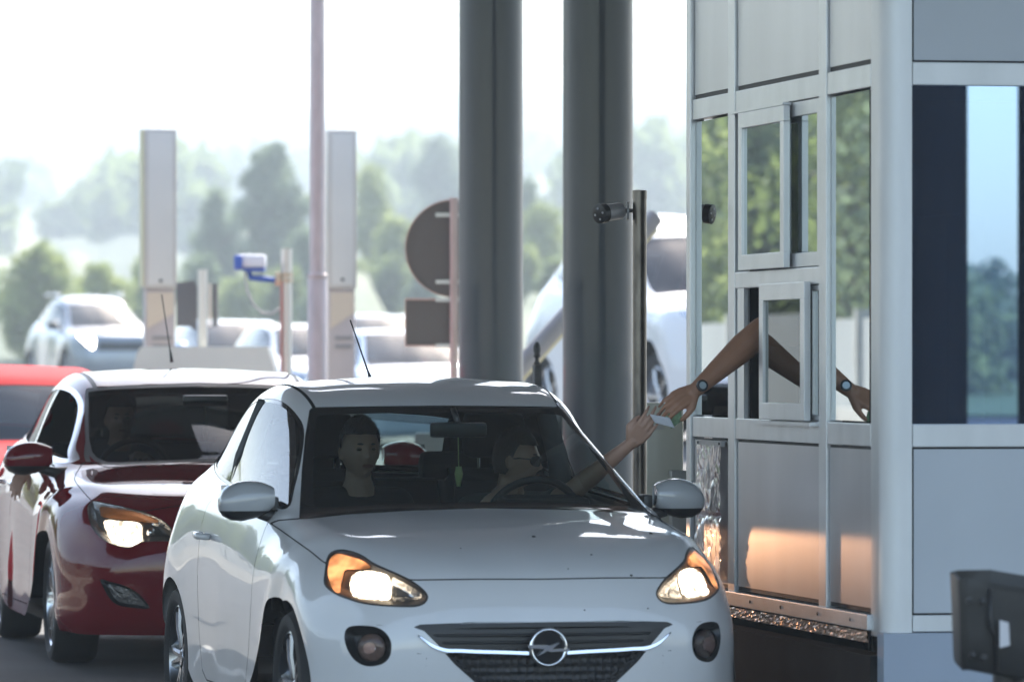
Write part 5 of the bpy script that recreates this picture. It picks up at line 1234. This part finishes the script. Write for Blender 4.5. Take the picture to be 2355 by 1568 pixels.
def person(name, label, base, yaw, head, hz_, hx, parts, hands, clothes, skin, hair, hairmat, vox=.0055, group=None, neck=None, hroll=0, sunglasses=False):
    t = thing(name, label, 'person', base, yaw, group); m = MB()
    H = Matrix.Translation(head) @ Matrix.Rotation(R(hz_), 4, 'Z') @ Matrix.Rotation(R(hx), 4, 'X') @ Matrix.Rotation(R(hroll), 4, 'Y')
    V, Fq = head_mesh(); m.add([tuple(H @ Vector(p)) for p in V], Fq)
    for sg in (-1, 1):                                 # ears
        e_ = MB(); ball(e_, (0, 0, 0), 1); m.add([tuple(H @ Vector((sg*.078+p[0]*.010, .008+p[1]*.018, -.008+p[2]*.031))) for p in e_.v], e_.f)
    for pts in parts: chain(m, pts)
    for h in hands: hand(m, **h)
    o = m.build('body', skin, t, True); rmod = o.modifiers.new('r', 'REMESH'); rmod.mode = 'VOXEL'; rmod.voxel_size = vox; rmod.use_smooth_shade = True
    sm = o.modifiers.new('s', 'SMOOTH'); sm.factor = .5; sm.iterations = 2
    for sg in (-1, 1):
        e_ = MB(); ball(e_, (0, 0, 0), .0125); q = [tuple(H @ Vector((sg*.029+p[0], -.0755+p[1], .007+p[2]*.55))) for p in e_.v]
        x = MB(); x.add(q, e_.f); eo = x.build('eye', mat('eye', (.10, .07, .05), .2), t, True)
        MB().tube([tuple(H @ Vector((sg*(.014+.009*i), -.090+.0018*i*i, .026+.0022*math.sin(i*.9)))) for i in range(4)], [.003, .0045, .004, .0022], 8).build('eyebrow', hairmat, t, True)
    lp = MB(); ball(lp, (0, 0, 0), 1); x = MB(); x.add([tuple(H @ Vector((p[0]*.024, -.098+p[1]*.008-.0*p[0], -.061+p[2]*.0085))) for p in lp.v], lp.f); x.build('lips', mat('lips', (.26, .11, .09), .5), t, True)
    # hair cap
    hv = []; hf = []; n = 40; kk = 16
    for i in range(kk+1):
        for j in range(n):
            a = 2*math.pi*j/n; fr_ = math.cos(a); lim = hair(fr_); th = lim*i/kk; z = math.cos(th); r = math.sin(th); e_ = .004+(.020 if hairmat is HAIRD else .012)*max(z, 0)**.8*(1+.18*math.sin(a*9+i*1.7))
            hv.append(tuple(H @ Vector((r*math.sin(a)*(.079+e_*.8), -r*math.cos(a)*(.094+e_*.8), z*(.118+e_)*(1 if z > 0 else .9)))))
    hf = [(i*n+j, i*n+(j+1) % n, (i+1)*n+(j+1) % n, (i+1)*n+j) for i in range(kk) for j in range(n)]
    hr_ = random.Random(len(hv)); nb = len(hv)
    for _ in range(1400):
        p = Vector(hv[hr_.randrange(n, nb)]); o_ = (p-H @ Vector((0, .01, .0))).normalized(); q_ = (o_+Vector((hr_.uniform(-.8, .8), hr_.uniform(-.8, .8), hr_.uniform(-.5, .9)))).normalized()*hr_.uniform(.006, .014); s_ = o_.orthogonal().normalized()*.0014
        b_ = len(hv); hv += [tuple(p-s_-o_*.002), tuple(p+s_-o_*.002), tuple(p+q_)]; hf.append((b_, b_+1, b_+2))
    ho = mobj('hair', hv, hf, hairmat, t); pass
    for nm, mt, chs in clothes:
        c = MB(); 
        for pts in chs: chain(c, pts, 16)
        co = c.build(nm, mt, t, True); r2 = co.modifiers.new('r', 'REMESH'); r2.mode = 'VOXEL'; r2.voxel_size = .012; r2.use_smooth_shade = True
        s2 = co.modifiers.new('s', 'SMOOTH'); s2.factor = .5; s2.iterations = 4
    if sunglasses:
        g_ = MB()
        for sg in (-1, 1):
            pts = [H @ Vector((sg*(.031+.026*math.cos(a)), -.104+.030*((.031+.026*math.cos(a))/.057)**2, .002+.021*math.sin(a))) for a in np.linspace(0, 2*math.pi, 21)[:-1]]
            b = len(g_.v); g_.add(pts, [tuple(range(20))]); g_.tube(pts, .0022, 6, closed=True); g_.tube([H @ Vector((sg*.056, -.076, .008)), H @ Vector((sg*.078, -.03, .010)), H @ Vector((sg*.080, .012, .004))], .0026, 6)
        g_.tube([H @ Vector((-.008, -.108, .005)), H @ Vector((.008, -.108, .005))], .0022, 6)
        g_.build('sunglasses', BLKG, t, True)
    return t
def W2L(P, base, yaw): return Matrix.Rotation(-yaw, 4, 'Z') @ (Vector(P)-Vector(base))
wb, wy = tuple(wc.O), wc.yaw
short = lambda f_: (1.04 if f_ > .25 else 1.04+min((.25-f_)*2.2, 1)*1.1)
def legs(x, y, z): return [[((x-.09, y, z), .085), ((x-.12, y-.42, z+.06), .06), ((x-.12, y-.62, z-.30), .045)], [((x+.09, y, z), .085), ((x+.12, y-.42, z+.06), .06), ((x+.12, y-.62, z-.30), .045)]]
def torso(x, y, z0, zs, lean=.0): return [((x, y+lean, z0), .14), ((x, y+lean*.5, (z0+zs)/2), .13), ((x, y, zs-.10), .135)]
# passenger
x, y = -.262, 1.36; zs = 1.00
person('person', 'dark-haired young man in a black T-shirt facing forward in the passenger seat', wb, wy, (x, y-.03, 1.186), 8, 0,
  [[((x, y, .60), .12), ((x, y, .85), .12), ((x, y, zs-.02), .09), ((x, y-.005, 1.07), .054), ((x, y-.02, 1.14), .050)],
   [((x-.15, y, zs-.03), .058), ((x-.24, y-.02, .74), .042), ((x-.10, y-.22, .66), .03)], [((x+.15, y, zs-.03), .058), ((x+.24, y-.02, .74), .042), ((x+.10, y-.22, .66), .03)]]+legs(x, y, .56),
  [dict(wrist=(x-.09, y-.24, .66), d=(.5, -.8, -.1), nrm=(0, 0, 1), thumb=(1, 0, 0)), dict(wrist=(x+.09, y-.24, .66), d=(-.5, -.8, -.1), nrm=(0, 0, 1), thumb=(-1, 0, 0))],
  [('t_shirt', SHIRT, [torso(x, y, .58, zs), [((x-.02, y, zs-.035), .082), ((x-.16, y, zs-.03), .070), ((x-.215, y-.01, .84), .060)], [((x+.02, y, zs-.035), .082), ((x+.16, y, zs-.03), .070), ((x+.215, y-.01, .84), .060)]]),
   ('trousers', mat('dark_denim', (.02, .024, .035), .9), [[(p, r+.012) for p, r in L] for L in legs(x, y, .56)])], SKIN, short, HAIRD)
# driver leaning to the window
dx, dy = .40, 1.44
el = W2L(px(1316, 1130, 22.90), wb, wy); wr_ = W2L(px(1452, 1018, 22.78), wb, wy); tip = W2L(px(1508, 955, 22.72), wb, wy)
rw_ = Vector((.20, .95, 1.00))
person('person', 'driver in sunglasses leaning towards the booth to pay, one hand on the steering wheel', wb, wy, (dx+.01, dy-.02, 1.145), 64, 4,
  [[((dx-.03, dy+.02, .60), .12), ((dx-.03, dy+.02, .82), .12), ((dx-.02, dy, .96), .09), ((dx-.01, dy, 1.03), .056), ((dx, dy-.01, 1.09), .054)],
   [((dx+.15, dy-.02, .95), .056), (tuple(el), .043), (tuple(el+(wr_-el)*.3), .041), (tuple(wr_), .024)],
   [((dx-.17, dy, .94), .056), ((dx-.25, dy-.20, .80), .042), (tuple(rw_+Vector((-.05, .07, -.07))), .028), (tuple(rw_), .024)]]+legs(dx, dy, .56),
  [dict(wrist=tuple(wr_), d=tuple(tip-wr_), nrm=(.2, -.9, .3), thumb=(0, 0, 1), curl=(.25, .45, .3), thumb_curl=.9), dict(wrist=tuple(rw_), d=(.45, -.35, .30), nrm=(-.3, -.5, .8), thumb=(1, 0, .2), curl=(.9, .9, .5), k=.92)],
  [('t_shirt', mat('grey_shirt', (.06, .07, .07), .9), [torso(dx-.02, dy+.02, .58, .98), [((dx, dy, .94), .08), ((dx+.15, dy-.02, .95), .068), (tuple(Vector((dx+.15, dy-.02, .95)).lerp(el, .45)), .060)], [((dx-.04, dy, .94), .08), ((dx-.17, dy, .94), .068), ((dx-.21, dy-.1, .87), .058)]]),
   ('trousers', MATS['dark_denim'], [[(p, r+.012) for p, r in L] for L in legs(dx, dy, .56)])], SKIN, short, HAIRB, sunglasses=True)
def band(parent, name, c, d, r, wd, m, face=None, fm=None, label=None):
    d = Vector(d).normalized(); c = Vector(c); a = d.orthogonal().normalized(); b = d.cross(a)
    o = MB().tube([c-d*wd/2, c-d*wd/2, c+d*wd/2, c+d*wd/2], [r-.003, r, r, r-.003], 28, cap=False).build(name, m, parent, True, 40)
    return o
drv = [o for o in COL.objects if o.get('label', '').startswith('driver in sungl')][0]
band(drv, 'wristband', wr_-(tip-wr_).normalized()*.012, wr_-el, .029, .030, mat('brown_strap', (.04, .03, .028), .6))
# booth attendant
bb, by_ = (BX, BY, 0), R(LANE)
E = W2L(px(1752, 760, 22.93), bb, by_); Wt = W2L(px(1598, 898, 22.78), bb, by_); Tp = W2L(px(1528, 938, 22.73), bb, by_); S_ = Vector((.30, E.y+.10, 1.66))
hx_, hy_ = .48, E.y+.15
att = person('person', 'booth attendant reaching a bare arm with a black watch out of the sliding window', bb, by_, (hx_, hy_, 1.93), -80, 6,
  [[((hx_, hy_, 1.10), .13), ((hx_, hy_, 1.40), .13), ((hx_, hy_, 1.66), .10), ((hx_, hy_, 1.76), .058), ((hx_, hy_, 1.84), .056)],
   [(tuple(S_), .062), (tuple(E), .055), (tuple(E+(Wt-E)*.28), .058), (tuple(E+(Wt-E)*.65), .044), (tuple(Wt), .030)],
   [((hx_+.05, hy_+.18, 1.62), .056), ((hx_+.05, hy_+.24, 1.36), .042), ((hx_-.1, hy_+.15, 1.18), .030)]]+[[((hx_+.0, hy_-.09, 1.02), .085), ((hx_-.30, hy_-.1, 1.0), .06), ((hx_-.30, hy_-.1, .60), .045)], [((hx_, hy_+.09, 1.02), .085), ((hx_-.30, hy_+.1, 1.0), .06), ((hx_-.30, hy_+.1, .60), .045)]],
  [dict(wrist=tuple(Wt), d=tuple(Tp-Wt), nrm=(.1, -.75, .66), thumb=(-.5, 0, -.8), curl=(.30, .55, .35), k=1.12, wr=.026, thumb_curl=.5), dict(wrist=(hx_-.1, hy_+.14, 1.17), d=(-.9, -.3, -.1), nrm=(0, 0, 1), thumb=(0, -1, 0))],
  [('shirt', mat('navy_shirt', (.012, .015, .03), .9), [[((hx_, hy_, 1.06), .15), ((hx_, hy_, 1.40), .145), ((hx_, hy_, 1.60), .14)], [((hx_, hy_, 1.63), .09), (tuple(S_), .075), (tuple(S_.lerp(E, .35)), .07)], [((hx_+.02, hy_+.05, 1.62), .085), ((hx_+.05, hy_+.18, 1.62), .07), ((hx_+.05, hy_+.22, 1.45), .062)]])], SKIN2, short, HAIRD)
dW = (Wt-E).normalized(); wc_ = Wt-dW*.022
wo = band(att, 'watch', wc_, dW, .0375, .026, BLK)
vn = Vector((0, -1, 0)); vn = Vector((.19, -.95, .2)); vn = (vn-dW*vn.dot(dW)).normalized(); c = wc_+vn*.033
MB().tube([c, c+vn*.010, c+vn*.011], [.0235, .0235, .020], 28).build('watch_case', BLK, wo, True, 40)
MB().tube([c+vn*.0112, c+vn*.0122], [.0150, .0150], 24).build('watch_dial', mat('watch_face', (.42, .50, .52), .2, .3), wo, True, 40)
st = thing('stool', 'stool under the attendant inside the booth', 'stool', tuple(Matrix.Translation(bb) @ Matrix.Rotation(by_, 4, 'Z') @ Vector((hx_+.02, hy_, 0.14))), by_)
MB().lathe([(.001, .68), (.17, .68), (.18, .72), (.17, .76), (.001, .76)], 24).build('seat', BLK, st, True, 40); MB().lathe([(.02, 0), (.02, .68)], 12).build('pedestal', CHR, st, True); MB().lathe([(.001, 0), (.2, 0), (.2, .02), (.001, .03)], 24).build('base', BLK, st, True, 40)
# banknote and receipt passed from hand to hand
def sheet(name, label, cat, pts, Y, m, bend=.004):
    c = px(sum(p[0] for p in pts)/4, sum(p[1] for p in pts)/4, Y); v = []; n = 8
    P = [px(*p, Y)-c for p in pts]
    for i in range(n+1):
        for j in range(n+1):
            a, b = i/n, j/n; q = (P[0]*(1-a)+P[1]*a)*(1-b)+(P[3]*(1-a)+P[2]*a)*b; v.append((q.x, q.y+bend*math.sin(a*5)+.02*b, q.z))
    o = mobj(name, v, [(i*(n+1)+j, (i+1)*(n+1)+j, (i+1)*(n+1)+j+1, i*(n+1)+j+1) for i in range(n) for j in range(n)], m); o.location = c; sd_ = o.modifiers.new('s', 'SOLIDIFY'); sd_.thickness = .0006
    return tag(o, label, cat)
sheet('receipt', 'small white paper slip held between the two hands', 'receipt', [(1494, 952), (1540, 960), (1552, 984), (1506, 972)], 22.70, mat('paper', (.66, .68, .74), .8))
sheet('banknote', 'green banknote folded behind the white slip between the two hands', 'banknote', [(1528, 950), (1566, 944), (1568, 968), (1544, 986)], 22.735, mat('note_green', (.22, .34, .20), .8, var=(60, .3)))
# driver of the dark red car, hand hanging out of the open window
rb_, ry = tuple(rc.O), rc.yaw; x, y = -.37, 1.66; zs = 1.06
hw = W2L(px(58, 1078, 30.05), rb_, ry); ht = W2L(px(36, 1116, 30.0), rb_, ry)
person('person', 'driver of the dark red car, fingers hanging out over its door', rb_, ry, (x, y-.03, 1.235), 0, 0,
  [[((x, y, .64), .12), ((x, y, .9), .12), ((x, y, zs-.02), .09), ((x, y-.005, 1.13), .056), ((x, y-.02, 1.19), .054)],
   [((x-.16, y, zs-.03), .056), ((x-.30, y-.15, .98), .042), ((x-.46, y-.40, 1.055), .032), (tuple(hw), .026)], [((x+.16, y, zs-.03), .056), ((x+.20, y-.25, .90), .042), ((x+.10, y-.52, 1.02), .028)]]+legs(x, y, .60),
  [dict(wrist=tuple(hw), d=tuple(ht-hw), nrm=(-.4, -.6, .4), thumb=(.6, -.6, 0), curl=(.25, .35, .2)), dict(wrist=(x+.09, y-.54, 1.03), d=(-.5, -.7, .3), nrm=(0, -.3, 1), thumb=(-1, 0, 0), curl=(.7, .9, .5))],
  [('shirt', mat('blue_grey_shirt', (.05, .06, .08), .9), [torso(x, y, .62, zs), [((x-.02, y, zs-.035), .082), ((x-.16, y, zs-.03), .068), ((x-.23, y-.08, 1.0), .058)], [((x+.02, y, zs-.035), .082), ((x+.16, y, zs-.03), .068), ((x+.18, y-.12, .97), .058)]]),
   ('trousers', MATS['dark_denim'], [[(p, r+.012) for p, r in L] for L in legs(x, y, .60)])], SKIN, short, HAIRD, vox=.007)
